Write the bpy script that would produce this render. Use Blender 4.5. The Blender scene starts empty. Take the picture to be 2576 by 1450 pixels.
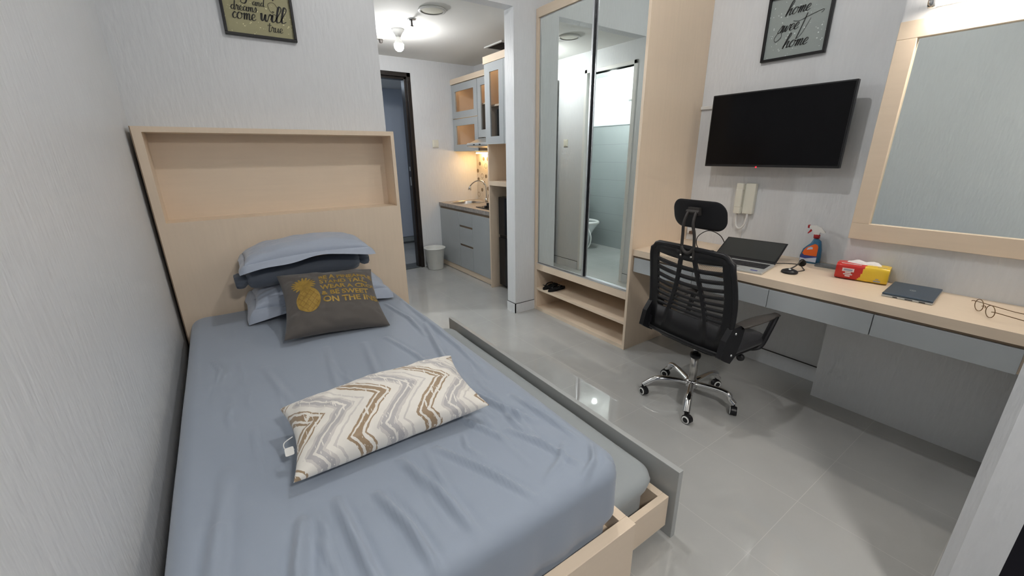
import bpy, bmesh, math, random
from mathutils import Vector, Matrix, noise
C = bpy.context.scene.collection
PI = math.pi
rnd = random.Random(7)

# ---------------------------------------------------------------- materials
def srgb(r, g, b):
    f = lambda c: ((c/255+.055)/1.055)**2.4 if c/255 > .04045 else c/255/12.92
    return (f(r), f(g), f(b), 1)

def newmat(name):
    m = bpy.data.materials.new(name); m.use_nodes = True
    nt = m.node_tree; nt.nodes.clear()
    out = nt.nodes.new('ShaderNodeOutputMaterial')
    return m, nt, out

def N(nt, t, **kw):
    n = nt.nodes.new(t)
    for k, v in kw.items():
        if k.startswith('_'): setattr(n, k[1:], v)
        else: n.inputs[k].default_value = v
    return n

def mathn(nt, op, a, b=None, c=None):
    n = nt.nodes.new('ShaderNodeMath'); n.operation = op
    for i, v in enumerate((a, b, c)):
        if v is None: continue
        if hasattr(v, 'is_linked') or hasattr(v, 'links'): nt.links.new(v, n.inputs[i])
        else: n.inputs[i].default_value = v
    return n.outputs[0]

def mixc(nt, fac, a, b):
    n = nt.nodes.new('ShaderNodeMix'); n.data_type = 'RGBA'
    for sock, v in ((n.inputs[0], fac), (n.inputs[6], a), (n.inputs[7], b)):
        if hasattr(v, 'links'): nt.links.new(v, sock)
        else: sock.default_value = v
    return n.outputs[2]

def mat(name, col, rough=.5, metal=0, spec=.5, noise_amt=0, noise_scale=(5, 5, 5), bump=0, bump_scale=(50, 50, 50),
        alpha=1, trans=0, ior=1.45, sheen=0, coat=0, detail=3, col2=None):
    m, nt, out = newmat(name)
    p = N(nt, 'ShaderNodeBsdfPrincipled'); nt.links.new(p.outputs[0], out.inputs[0])
    p.inputs['Base Color'].default_value = col
    p.inputs['Roughness'].default_value = rough; p.inputs['Metallic'].default_value = metal
    p.inputs['Specular IOR Level'].default_value = spec; p.inputs['IOR'].default_value = ior
    p.inputs['Alpha'].default_value = alpha; p.inputs['Transmission Weight'].default_value = trans
    p.inputs['Sheen Weight'].default_value = sheen; p.inputs['Coat Weight'].default_value = coat
    if noise_amt or bump:
        tc = N(nt, 'ShaderNodeTexCoord')
    if noise_amt:
        mp = N(nt, 'ShaderNodeMapping'); mp.inputs['Scale'].default_value = noise_scale
        nt.links.new(tc.outputs['Object'], mp.inputs[0])
        nz = N(nt, 'ShaderNodeTexNoise', Scale=1.0, Detail=detail); nt.links.new(mp.outputs[0], nz.inputs['Vector'])
        c2 = col2 or tuple(c*(1-noise_amt) for c in col[:3])+(1,)
        rmp = N(nt, 'ShaderNodeMapRange'); rmp.inputs['From Min'].default_value = .3; rmp.inputs['From Max'].default_value = .7
        nt.links.new(nz.outputs[0], rmp.inputs[0])
        nt.links.new(mixc(nt, rmp.outputs[0], c2, col), p.inputs['Base Color'])
    if bump:
        mp = N(nt, 'ShaderNodeMapping'); mp.inputs['Scale'].default_value = bump_scale
        nt.links.new(tc.outputs['Object'], mp.inputs[0])
        nz = N(nt, 'ShaderNodeTexNoise', Scale=1.0, Detail=2.0); nt.links.new(mp.outputs[0], nz.inputs['Vector'])
        b = N(nt, 'ShaderNodeBump', Strength=1.0, Distance=bump); nt.links.new(nz.outputs[0], b.inputs['Height'])
        nt.links.new(b.outputs[0], p.inputs['Normal'])
    return m

def emit(name, col, s):
    m, nt, out = newmat(name)
    e = N(nt, 'ShaderNodeEmission', Color=col, Strength=s); nt.links.new(e.outputs[0], out.inputs[0])
    return m

M = {}
# wallpaper: pale grey with fine vertical embossed streaks
M['wallpaper'] = mat('wallpaper', (.695, .712, .73, 1), .42, spec=.35, noise_amt=.035, noise_scale=(70, 70, 12), bump=.0022, bump_scale=(60, 60, 13))
M['wall_bath'] = mat('bathroom_paint', (.82, .84, .85, 1), .6)
M['ceiling'] = mat('ceiling_paint', (.80, .80, .775, 1), .8, bump=.0006, bump_scale=(30, 30, 30))
M['hall_wall'] = mat('hall_paint', (.55, .60, .68, 1), .7)
WOODC = (.78, .645, .50, 1)
M['wood'] = mat('maple_laminate', WOODC, .42, spec=.4, noise_amt=.035, noise_scale=(60, 60, 4), detail=4)
M['wood_h'] = mat('maple_laminate_horizontal', WOODC, .42, spec=.4, noise_amt=.035, noise_scale=(60, 4, 60), detail=4)
M['wood_x'] = mat('maple_laminate_across', WOODC, .42, spec=.4, noise_amt=.03, noise_scale=(4, 60, 60), detail=4)
M['groove'] = mat('brown_groove', (.26, .19, .13, 1), .6)
M['cab_grey'] = mat('grey_laminate', (.42, .45, .465, 1), .28, spec=.5, noise_amt=.03, noise_scale=(6, 6, 6))
M['bed_grey'] = mat('grey_board', (.42, .435, .43, 1), .35, noise_amt=.05)
M['dark_edge'] = mat('dark_edging', (.02, .018, .016, 1), .5)
M['black'] = mat('black_plastic', (.012, .012, .014, 1), .38, spec=.45)
M['black_gloss'] = mat('black_gloss', (.006, .006, .007, 1), .12, spec=.5)
M['black_fabric'] = mat('black_fabric', (.012, .012, .016, 1), .85, sheen=.15, bump=.0006, bump_scale=(600, 600, 600))
M['armgrey'] = mat('dark_grey_rubber', (.045, .04, .037, 1), .55)
M['chrome'] = mat('chrome', (.78, .78, .78, 1), .09, metal=1)
M['steel'] = mat('brushed_steel', (.62, .60, .57, 1), .28, metal=1)
M['alu'] = mat('aluminium', (.66, .68, .70, 1), .3, metal=1)
M['mirror'] = mat('mirror_glass', (.78, .83, .81, 1), .015, metal=1)
M['screen'] = mat('tv_screen', (.003, .003, .004, 1), .16, spec=.22)
M['white'] = mat('white_plastic', (.75, .75, .73, 1), .4)
M['cream'] = mat('cream_plastic', (.74, .73, .64, 1), .42)
M['ceramic'] = mat('white_ceramic', (.80, .84, .84, 1), .12)
M['white_rub'] = mat('white_castor_ring', (.75, .76, .74, 1), .5)
M['sheet'] = mat('blue_grey_cotton', (.295, .345, .42, 1), .62, spec=.3, sheen=.25, bump=.0009, bump_scale=(9, 14, 14))
M['sheet2'] = mat('grey_cotton_fitted', (.33, .36, .37, 1), .7, sheen=.2, bump=.0006, bump_scale=(15, 15, 15))
M['pil_light'] = mat('light_blue_cotton', (.38, .43, .52, 1), .65, sheen=.25, bump=.004, bump_scale=(12, 12, 12))
M['pil_dark'] = mat('slate_cotton', (.105, .125, .16, 1), .7, sheen=.2, bump=.004, bump_scale=(16, 16, 16))
M['taupe'] = mat('taupe_canvas', (.095, .085, .078, 1), .85, sheen=.2, bump=.004, bump_scale=(10, 10, 10))
M['gold'] = mat('gold_print', (.42, .27, .055, 1), .45, metal=.25, noise_amt=.25, noise_scale=(90, 90, 90))
M['gold2'] = mat('dark_gold_print', (.25, .14, .03, 1), .5, metal=.2)
M['frame_black'] = mat('black_frame', (.008, .008, .009, 1), .35)
M['ink'] = mat('black_ink', (.01, .01, .01, 1), .6)
M['door_dark'] = mat('dark_wenge', (.022, .017, .015, 1), .35, noise_amt=.3, noise_scale=(80, 80, 5))
M['threshold'] = mat('dark_stone', (.10, .11, .11, 1), .3)
M['counter'] = mat('grey_stone', (.40, .37, .34, 1), .3, noise_amt=.35, noise_scale=(40, 40, 40))
M['whitebin'] = mat('white_bin', (.72, .73, .70, 1), .45)
M['glass'] = mat('clear_glass', (.05, .06, .06, 1), .02, alpha=.14)
M['rubber_black'] = mat('black_foam', (.008, .008, .008, 1), .95)
M['red'] = mat('red_film', (.55, .02, .015, 1), .3, coat=.3)
M['yellow'] = mat('yellow_film', (.82, .55, .035, 1), .3, coat=.3)
M['pinkwhite'] = mat('print_white', (.80, .72, .72, 1), .4)
M['printgrey'] = mat('print_grey', (.35, .36, .45, 1), .4)
M['tissue'] = mat('white_tissue', (.85, .82, .82, 1), .9, bump=.003, bump_scale=(60, 60, 60))
M['bluelid'] = mat('slate_blue_metal', (.055, .085, .125, 1), .3, metal=.4)
M['silver'] = mat('silver_plastic', (.55, .57, .57, 1), .32, metal=.5)
M['kbd'] = mat('keyboard_dark', (.02, .02, .024, 1), .5)
M['lcd_off'] = mat('matte_screen', (.035, .037, .037, 1), .35)
M['bottle'] = mat('blue_liquid_bottle', (.04, .19, .36, 1), .12, trans=.35, spec=.6)
M['orange'] = mat('orange_label', (.80, .14, .02, 1), .4)
M['labelblue'] = mat('label_blue', (.05, .07, .28, 1), .4)
M['labelpale'] = mat('label_pale', (.60, .66, .80, 1), .4)
M['redplastic'] = mat('red_plastic', (.38, .015, .02, 1), .35)
M['tileline'] = mat('tile_line', (.33, .36, .36, 1), .5)
M['brown'] = mat('brown_plastic', (.13, .085, .065, 1), .5)
M['tortoise'] = mat('tortoise_metal', (.16, .09, .035, 1), .35, metal=.4)
M['lens'] = mat('thin_lens', (.9, .92, .86, 1), .03, alpha=.18)
M['clearbox'] = mat('smoky_plastic', (.22, .24, .25, 1), .12, alpha=.75)
M['redled'] = emit('red_led', (1, .03, .05, 1), 3)
M['balcony'] = mat('dark_balcony_tile', (.008, .006, .010, 1), .6)
M['hex_dark'] = mat('tile_hex_bronze', (.16, .12, .075, 1), .35)
M['splash'] = mat('backsplash_tile', (.66, .62, .54, 1), .22, noise_amt=.1, noise_scale=(25, 25, 25))
M['fridge'] = mat('black_fridge', (.012, .013, .016, 1), .14)
M['net'] = None
M['bulb_cold'] = emit('bulb_cold', (1, .99, .98, 1), 700)
M['bulb_main'] = emit('bulb_main', (1, .985, .97, 1), 1330)
M['bulb_bath'] = emit('bulb_bath', (.95, .99, 1, 1), 1700)
M['tube_vanity'] = emit('tube_vanity', (1, .91, .80, 1), 110)
M['led_warm'] = emit('led_warm', (1, .62, .26, 1), 125)
M['balcony_fill'] = emit('balcony_fill', (1, .96, .91, 1), 290)  # glow of the added balcony fill light
M['led_cab'] = emit('led_cab', (1, .70, .40, 1), 16)
M['hall_lamp'] = emit('hall_lamp', (.74, .86, 1, 1), 26)

def floor_mat():
    m, nt, out = newmat('grey_polished_tile')
    p = N(nt, 'ShaderNodeBsdfPrincipled'); nt.links.new(p.outputs[0], out.inputs[0])
    tc = N(nt, 'ShaderNodeTexCoord'); sp = N(nt, 'ShaderNodeSeparateXYZ'); nt.links.new(tc.outputs['Object'], sp.inputs[0])
    def line(s, off, per, w):
        a = mathn(nt, 'ADD', s, off); a = mathn(nt, 'DIVIDE', a, per); a = mathn(nt, 'FRACT', a)
        a = mathn(nt, 'SUBTRACT', a, .5); a = mathn(nt, 'ABSOLUTE', a)
        return mathn(nt, 'GREATER_THAN', a, .5-w/per)
    lx = line(sp.outputs[0], 4.0, .4, .0011); ly = line(sp.outputs[1], 4.0-1.737+.4*20-8+.0, .4, .0011)
    g = mathn(nt, 'MAXIMUM', lx, ly)
    nz = N(nt, 'ShaderNodeTexNoise', Scale=2.2, Detail=5.0); nt.links.new(tc.outputs['Object'], nz.inputs['Vector'])
    r = N(nt, 'ShaderNodeMapRange'); r.inputs['From Min'].default_value = .3; r.inputs['From Max'].default_value = .7
    nt.links.new(nz.outputs[0], r.inputs[0])
    base = mixc(nt, r.outputs[0], (.40, .405, .395, 1), (.46, .463, .45, 1))
    nt.links.new(mixc(nt, g, base, (.52, .52, .50, 1)), p.inputs['Base Color'])
    nz2 = N(nt, 'ShaderNodeTexNoise', Scale=6.0, Detail=3.0); nt.links.new(tc.outputs['Object'], nz2.inputs['Vector'])
    ro = N(nt, 'ShaderNodeMapRange'); ro.inputs['To Min'].default_value = .02; ro.inputs['To Max'].default_value = .055
    nt.links.new(nz2.outputs[0], ro.inputs[0]); nt.links.new(ro.outputs[0], p.inputs['Roughness'])
    p.inputs['Specular IOR Level'].default_value = .75
    return m
M['floor'] = floor_mat()

def bathtile_mat():
    m, nt, out = newmat('bathroom_wall_tile')
    p = N(nt, 'ShaderNodeBsdfPrincipled', Roughness=.3); nt.links.new(p.outputs[0], out.inputs[0])
    tc = N(nt, 'ShaderNodeTexCoord'); sp = N(nt, 'ShaderNodeSeparateXYZ'); nt.links.new(tc.outputs['Object'], sp.inputs[0])
    a = mathn(nt, 'DIVIDE', sp.outputs[2], .248); a = mathn(nt, 'FRACT', a); a = mathn(nt, 'LESS_THAN', a, .018)
    nt.links.new(mixc(nt, a, (.36, .39, .385, 1), (.26, .28, .28, 1)), p.inputs['Base Color'])
    return m
M['bathtile'] = bathtile_mat()

def chevron_mat():
    m, nt, out = newmat('chevron_brocade')
    p = N(nt, 'ShaderNodeBsdfPrincipled', Roughness=.5); nt.links.new(p.outputs[0], out.inputs[0])
    p.inputs['Sheen Weight'].default_value = .3
    tc = N(nt, 'ShaderNodeTexCoord'); sp = N(nt, 'ShaderNodeSeparateXYZ'); nt.links.new(tc.outputs['Object'], sp.inputs[0])
    nz = N(nt, 'ShaderNodeTexNoise', Scale=38.0, Detail=2.0); nt.links.new(tc.outputs['Object'], nz.inputs['Vector'])
    d = mathn(nt, 'SUBTRACT', nz.outputs[0], .5); d = mathn(nt, 'MULTIPLY', d, .016)
    tri = mathn(nt, 'PINGPONG', mathn(nt, 'ADD', sp.outputs[1], .320), .105)
    u = mathn(nt, 'ADD', mathn(nt, 'MULTIPLY_ADD', tri, -1.0, sp.outputs[0]), d)
    t = mathn(nt, 'FRACT', mathn(nt, 'DIVIDE', mathn(nt, 'ADD', u, 2.05), .19))
    cr = N(nt, 'ShaderNodeValToRGB'); cr.color_ramp.interpolation = 'CONSTANT'
    W = (.80, .77, .71, 1); B = (.34, .24, .145, 1); G = (.47, .455, .455, 1); Lg = (.62, .59, .56, 1)
    stops = [(0, W), (.06, B), (.11, W), (.15, B), (.25, W), (.30, B), (.33, W), (.47, Lg), (.52, G), (.60, W), (.64, G), (.72, Lg), (.78, W), (.86, Lg), (.90, W)]
    el = cr.color_ramp.elements
    el[0].position = 0; el[0].color = W; el[1].position = .06; el[1].color = B
    for pos, c in stops[2:]:
        e = el.new(pos); e.color = c
    nt.links.new(t, cr.inputs[0])
    nz2 = N(nt, 'ShaderNodeTexNoise', Scale=1.0, Detail=2.0)
    mp = N(nt, 'ShaderNodeMapping'); mp.inputs['Scale'].default_value = (160, 25, 60); nt.links.new(tc.outputs['Object'], mp.inputs[0]); nt.links.new(mp.outputs[0], nz2.inputs['Vector'])
    gate = mathn(nt, 'LESS_THAN', nz2.outputs[0], .36)
    nt.links.new(mixc(nt, gate, cr.outputs[0], W), p.inputs['Base Color'])
    return m
M['chevron'] = chevron_mat()

def glitter(name, base):
    m, nt, out = newmat(name)
    p = N(nt, 'ShaderNodeBsdfPrincipled', Roughness=.35); nt.links.new(p.outputs[0], out.inputs[0])
    tc = N(nt, 'ShaderNodeTexCoord')
    v = N(nt, 'ShaderNodeTexVoronoi', Scale=70.0); nt.links.new(tc.outputs['Object'], v.inputs['Vector'])
    nz = N(nt, 'ShaderNodeTexNoise', Scale=45.0, Detail=2.0); nt.links.new(tc.outputs['Object'], nz.inputs['Vector'])
    a = mathn(nt, 'LESS_THAN', v.outputs['Distance'], .26); b = mathn(nt, 'GREATER_THAN', nz.outputs[0], .57)
    nt.links.new(mixc(nt, mathn(nt, 'MULTIPLY', a, b), base, tuple(min(1, c*1.9+.05) for c in base[:3])+(1,)), p.inputs['Base Color'])
    return m
M['glit_silver'] = glitter('silver_glitter_paper', (.30, .34, .33, 1))
M['glit_gold'] = glitter('gold_glitter_paper', (.33, .31, .17, 1))

def net_mat():
    m, nt, out = newmat('black_mesh_net')
    tr = N(nt, 'ShaderNodeBsdfTransparent'); p = N(nt, 'ShaderNodeBsdfPrincipled', Roughness=.8)
    p.inputs['Base Color'].default_value = (.012, .012, .014, 1)
    tc = N(nt, 'ShaderNodeTexCoord'); sp = N(nt, 'ShaderNodeSeparateXYZ'); nt.links.new(tc.outputs['Object'], sp.inputs[0])
    a = mathn(nt, 'FRACT', mathn(nt, 'DIVIDE', mathn(nt, 'ADD', sp.outputs[1], mathn(nt, 'MULTIPLY', sp.outputs[2], .35)), .0045))
    a = mathn(nt, 'LESS_THAN', a, .22)
    mx = N(nt, 'ShaderNodeMixShader'); nt.links.new(a, mx.inputs[0]); nt.links.new(tr.outputs[0], mx.inputs[1]); nt.links.new(p.outputs[0], mx.inputs[2])
    nt.links.new(mx.outputs[0], out.inputs[0])
    return m
M['net'] = net_mat()

# ---------------------------------------------------------------- mesh helpers
class MB:
    def __init__(s): s.v = []; s.f = []; s.mi = []; s.mats = []; s.cur = 0; s.sm = []; s.smooth = False
    def use(s, m):
        if m not in s.mats: s.mats.append(m)
        s.cur = s.mats.index(m); return s
    def add(s, vs, fs, smooth=None):
        b = len(s.v); s.v += [tuple(v) for v in vs]
        for f in fs:
            s.f.append([b+i for i in f]); s.mi.append(s.cur); s.sm.append(s.smooth if smooth is None else smooth)
        return s
    def box(s, x0, x1, y0, y1, z0, z1, T=None):
        vs = [Vector((x, y, z)) for x in (x0, x1) for y in (y0, y1) for z in (z0, z1)]
        if T: vs = [T @ v for v in vs]
        return s.add(vs, [(0, 1, 3, 2), (4, 6, 7, 5), (0, 4, 5, 1), (2, 3, 7, 6), (0, 2, 6, 4), (1, 5, 7, 3)], False)
    def tube(s, pts, r, n=10, caps=True, sx=1.0):
        pts = [Vector(p) for p in pts]; rs = r if isinstance(r, (list, tuple)) else [r]*len(pts)
        rings = []; prev = None
        for i, p in enumerate(pts):
            t = (pts[min(i+1, len(pts)-1)]-pts[max(i-1, 0)])
            t = t.normalized() if t.length > 1e-9 else Vector((0, 0, 1))
            if prev is None:
                a = Vector((0, 0, 1)) if abs(t.z) < .9 else Vector((1, 0, 0))
                u = t.cross(a).normalized()
            else:
                u = (prev-t*prev.dot(t)).normalized()
            w = t.cross(u); prev = u
            rings.append([p+(u*math.cos(2*PI*k/n)*sx+w*math.sin(2*PI*k/n))*rs[i] for k in range(n)])
        vs = [v for R in rings for v in R]; fs = []
        for i in range(len(pts)-1):
            for k in range(n):
                fs.append((i*n+k, i*n+(k+1) % n, (i+1)*n+(k+1) % n, (i+1)*n+k))
        s.add(vs, fs, True)
        if caps:
            s.add(rings[0][::-1], [tuple(range(n))], False); s.add(rings[-1], [tuple(range(n))], False)
        return s
    def lathe(s, prof, c=(0, 0, 0), n=32, axis='z', smooth=True, T=None):
        vs = []; fs = []
        for (r, z) in prof:
            for k in range(n):
                a = 2*PI*k/n
                p = (r*math.cos(a), r*math.sin(a), z)
                if axis == 'x': p = (z, r*math.cos(a), r*math.sin(a))
                if axis == 'y': p = (r*math.sin(a), z, r*math.cos(a))
                v = Vector(p)+Vector(c)
                vs.append(T @ v if T else v)
        for i in range(len(prof)-1):
            for k in range(n):
                fs.append((i*n+k, i*n+(k+1) % n, (i+1)*n+(k+1) % n, (i+1)*n+k))
        return s.add(vs, fs, smooth)
    def prism(s, poly, h0, h1, plane='xy', T=None, smooth=False):
        def P(a, b, h):
            v = Vector({'xy': (a, b, h), 'xz': (a, h, b), 'yz': (h, a, b)}[plane])
            return T @ v if T else v
        n = len(poly)
        s.add([P(a, b, h0) for a, b in poly], [tuple(range(n))[::-1]], False)
        s.add([P(a, b, h1) for a, b in poly], [tuple(range(n))], False)
        vs = [P(a, b, h0) for a, b in poly]+[P(a, b, h1) for a, b in poly]
        return s.add(vs, [(i, (i+1) % n, n+(i+1) % n, n+i) for i in range(n)], smooth)
    def grid(s, fn, nu, nv, closed_u=False, keep=None, smooth=True):
        vs = [fn(i/nu, j/nv) for j in range(nv+1) for i in range(nu+(0 if closed_u else 1))]
        w = nu+(0 if closed_u else 1); fs = []
        for j in range(nv):
            for i in range(nu):
                if keep and not keep(i, j): continue
                fs.append((j*w+i, j*w+(i+1) % w, (j+1)*w+(i+1) % w, (j+1)*w+i))
        return s.add(vs, fs, smooth)

def build(name, mb, m=None, parent=None, loc=None, rot=None, bevel=0, seg=2, subsurf=0, solid=0, merge=False, recalc=True):
    if m is not None:
        if not mb.mats: mb.mats = [m]
    if parent is not None and name not in KEEP_WHOLE and not solid:
        ps = split_pieces(mb)
        if len(ps) > 1:
            obs = [_build(name, q, m, parent, loc, rot, bevel, seg, subsurf, solid, merge, recalc) for q in ps]
            return obs[0]
    return _build(name, mb, m, parent, loc, rot, bevel, seg, subsurf, solid, merge, recalc)

def _build(name, mb, m, parent, loc, rot, bevel, seg, subsurf, solid, merge, recalc):
    me = bpy.data.meshes.new(name)
    me.from_pydata([tuple(v) for v in mb.v], [], mb.f)
    for mm in (mb.mats or [m]): me.materials.append(M[mm] if isinstance(mm, str) else mm)
    for p, i, sm in zip(me.polygons, mb.mi, mb.sm):
        p.material_index = i; p.use_smooth = sm
    if merge or recalc:
        bm = bmesh.new(); bm.from_mesh(me)
        if merge: bmesh.ops.remove_doubles(bm, verts=bm.verts, dist=1e-5)
        bmesh.ops.recalc_face_normals(bm, faces=bm.faces)
        bm.to_mesh(me); bm.free()
    o = bpy.data.objects.new(name, me); C.objects.link(o)
    if parent is not None: o.parent = parent
    if loc is not None: o.location = loc
    if rot is not None: o.rotation_euler = rot
    if solid:
        md = o.modifiers.new('s', 'SOLIDIFY'); md.thickness = solid; md.offset = 0
    if bevel:
        md = o.modifiers.new('b', 'BEVEL'); md.width = bevel; md.segments = seg; md.limit_method = 'ANGLE'; md.angle_limit = math.radians(40)
        md.harden_normals = False
    if subsurf:
        md = o.modifiers.new('ss', 'SUBSURF'); md.levels = subsurf; md.render_levels = subsurf
    return o

KEEP_WHOLE = {'lettering', 'keyboard', 'slats', 'pineapple_print', 'emblem'}
def split_pieces(mb):
    n = len(mb.v); key = {}; par = list(range(n))
    def find(a):
        while par[a] != a: par[a] = par[par[a]]; a = par[a]
        return a
    for i, v in enumerate(mb.v):
        k = (round(v[0], 5), round(v[1], 5), round(v[2], 5))
        if k in key: par[find(i)] = find(key[k])
        else: key[k] = i
    for f in mb.f:
        r = find(f[0])
        for i in f[1:]: par[find(i)] = r
    isl = {}
    for i in range(n): isl.setdefault(find(i), []).append(i)
    ids = list(isl)
    if len(ids) < 2 or len(ids) > 60: return [mb]
    bb = []
    for r in ids:
        P_ = [mb.v[i] for i in isl[r]]
        bb.append((tuple(min(p[k] for p in P_) for k in range(3)), tuple(max(p[k] for p in P_) for k in range(3))))
    sz = [max(b[1][k]-b[0][k] for k in range(3)) for b in bb]; cl = list(range(len(ids)))
    def fc(a):
        while cl[a] != a: a = cl[a]
        return a
    for a in range(len(ids)):
        for b in range(a+1, len(ids)):
            g = math.sqrt(sum(max(0, bb[a][0][k]-bb[b][1][k], bb[b][0][k]-bb[a][1][k])**2 for k in range(3)))
            if g <= max(.02, .5*max(sz[a], sz[b]))*.8: cl[fc(b)] = fc(a)
    groups = {}
    for a, r in enumerate(ids): groups.setdefault(fc(a), set()).update(isl[r])
    if len(groups) < 2: return [mb]
    out = []
    for g in groups.values():
        m2 = MB(); m2.mats = mb.mats; mp = {}
        for i in sorted(g): mp[i] = len(m2.v); m2.v.append(mb.v[i])
        for f, mi, sm in zip(mb.f, mb.mi, mb.sm):
            if f[0] in mp: m2.f.append([mp[i] for i in f]); m2.mi.append(mi); m2.sm.append(sm)
        out.append(m2)
    return out

def tag(o, label, cat, group=None):
    o['label'] = label; o['category'] = cat
    if group: o['group'] = group
    return o

def thing(name, label, cat, loc=(0, 0, 0), rz=0, group=None):
    o = bpy.data.objects.new(name, None); C.objects.link(o); o.empty_display_size = .05
    o.location = loc; o.rotation_euler = (0, 0, rz)
    return tag(o, label, cat, group)

def struct(name, mb, m=None, bevel=0):
    o = build(name, mb, m, bevel=bevel); o['kind'] = 'structure'; return o

def B(*a, T=None):
    return MB().box(*a, T=T)

def rrect(w, h, r, n=6, cx=0, cy=0):
    pts = []
    for (sx, sy, a0) in ((1, 1, 0), (-1, 1, 90), (-1, -1, 180), (1, -1, 270)):
        for k in range(n+1):
            a = math.radians(a0+90*k/n)
            pts.append((cx+sx*(w/2-r)+r*math.cos(a), cy+sy*(h/2-r)+r*math.sin(a)))
    return pts

def smooth_pts(pts, n=8):
    pts = [Vector(p) for p in pts]; out = []
    for i in range(len(pts)-1):
        p0, p1, p2, p3 = pts[max(i-1, 0)], pts[i], pts[i+1], pts[min(i+2, len(pts)-1)]
        for k in range(n):
            t = k/n
            out.append(.5*((2*p1)+(-p0+p2)*t+(2*p0-5*p1+4*p2-p3)*t*t+(-p0+3*p1-3*p2+p3)*t**3))
    out.append(pts[-1]); return out

# ---------------------------------------------------------------- key dimensions
W = 3.116; XW = 2.496; YN = 1.877; YF = 2.946; YH = 2.766; XB = 2.928; YB = .84; YE = 4.966
XE = 1.256; ZC = 2.396; ZM = 3.06; XL = -.022; XD = 2.511

# ---------------------------------------------------------------- room shell
struct('floor', B(XL-.1, W+.1, .03, YE, -.1, 0), 'floor')
struct('floor_hall', B(1.0, 4.4, YE+.25, 6.55, -.1, -.0), 'floor')
struct('floor_balcony', B(XL-.1, W+.1, -1.2, .03, -.12, -.015), 'balcony')
struct('ceiling', B(XL-.1, W+.1, -.02, YF, ZM, ZM+.1), 'ceiling')
struct('ceiling_balcony', B(XL-.1, W+.1, -1.2, -.02, 2.45, 2.55), 'ceiling')
struct('ceiling_corridor', B(XL, W+.1, YF+.1, YE, ZC, ZC+.1), 'ceiling')
struct('ceiling_hall', B(1.0, 4.4, YE+.25, 6.55, 2.30, 2.4), 'ceiling')
struct('wall_left', B(XL-.1, XL, -.02, YE, 0, ZM), 'wallpaper')
struct('wall_headboard', B(XL, XE, YF, YF+.08, 0, ZM), 'wallpaper')
struct('wall_bulkhead', B(XE, W, YF, YF+.1, ZC, ZM), 'wallpaper')
struct('wall_right', B(W, W+.1, YB, YE, 0, ZM), 'wallpaper')
struct('wall_right_column', B(XB, W+.1, .0, YB, 0, ZM), 'wallpaper')
struct('wall_column', B(2.287, W, YF, YF+.122, 0, ZC), 'wallpaper')
# bathroom side wall with door opening (y 3.05 - 3.66)
mb = MB(); mb.box(XE-.08, XE, YF+.08, 3.05, 0, ZC); mb.box(XE-.08, XE, 3.66, YE, 0, ZC); mb.box(XE-.08, XE, 3.05, 3.66, 2.185, ZC)
struct('wall_corridor_left', mb, 'wallpaper')
# far wall with entrance opening x 1.37 - 2.28
mb = MB(); mb.box(XL, 1.335, YE, YE+.25, 0, ZC); mb.box(2.28, W+.1, YE, YE+.25, 0, ZC+.1); mb.box(1.335, 2.28, YE, YE+.25, 2.247, ZC+.1)
struct('wall_far', mb, 'wallpaper')
# front wall end, beside the balcony opening
XS = 1.75
mb = MB(); mb.prism([(XS, .030), (W+.1, .030), (W+.1, .128), (XS+.022, .128), (XS, .104)], 0, ZM, 'xy')
struct('wall_front', mb, 'wallpaper')
# hallway
struct('wall_hall_back', B(1.0, 4.4, 6.55, 6.65, 0, 2.4), 'hall_wall')
struct('wall_hall_left', B(.9, 1.0, YE+.25, 6.65, 0, 2.4), 'hall_wall')
struct('wall_hall_right', B(4.4, 4.5, YE+.25, 6.65, 0, 2.4), 'hall_wall')
mb = MB(); mb.use('tileline').box(1.0, 4.4, 6.535, 6.55, 0, .105); mb.use('threshold').box(1.0, 4.4, 6.53, 6.535, 0, .03); mb.box(1.0, 4.4, 6.53, 6.55, .103, .108)
struct('baseboard_hall', mb)
# bathroom
mb = MB(); mb.use('bathtile').box(XL, XL+.012, YF+.08, 4.86, 0, 1.742); mb.use('tileline').box(XL, XL+.02, YF+.08, 4.86, 1.742, 1.752)
mb.use('bathtile').box(XL, XE-.08, 4.86, YE, 0, 1.742); mb.use('wall_bath').box(XL, XE-.08, 4.86, YE, 1.742, ZC)
mb.use('wall_bath').box(XL, XL+.008, YF+.08, 4.86, 1.752, ZC)
mb.use('bathtile').box(XL, XE-.08, YF+.08, YF+.09, 0, 1.742); mb.use('wall_bath').box(XL, XE-.08, YF+.08, YF+.088, 1.742, ZC)
struct('wall_bathroom', mb)
# skirting
mb = MB(); mb.box(2.279, 2.287, YF-.008, YF+.122, 0, .087); mb.box(2.279, XW+.01, YF-.008, YF, 0, .087)
mb.use('dark_edge').box(2.280, 2.288, YF-.007, YF+.122, .087, .0895); mb.box(2.280, XW, YF-.007, YF, .087, .0895)
struct('baseboard_column', (lambda q: (q.use('wallpaper'), q)[1])(MB()).box(2.279, 2.287, YF-.008, YF+.122, 0, .087).box(2.279, XW, YF-.008, YF, 0, .087))
mb = MB(); mb.use('wallpaper').box(W-.010, W, YB, YN, 0, .098); mb.use('dark_edge').box(W-.009, W, YB, YN, .098, .1015)
struct('baseboard_right', mb)
mb = MB(); mb.use('wallpaper').box(XE, XE+.008, 3.70, 4.9, 0, .098); mb.box(XE, XE+.008, YF, 3.02, 0, .098); mb.use('dark_edge').box(XE, XE+.007, 3.70, 4.9, .098, .101); mb.box(XE, XE+.007, YF, 3.02, .098, .101)
struct('baseboard_corridor', mb)
struct('baseboard_column_top', (lambda q: (q.use('dark_edge'), q)[1])(MB()).box(2.280, 2.288, YF-.007, YF+.122, .087, .0895).box(2.280, XW, YF-.007, YF, .087, .0895))
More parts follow.
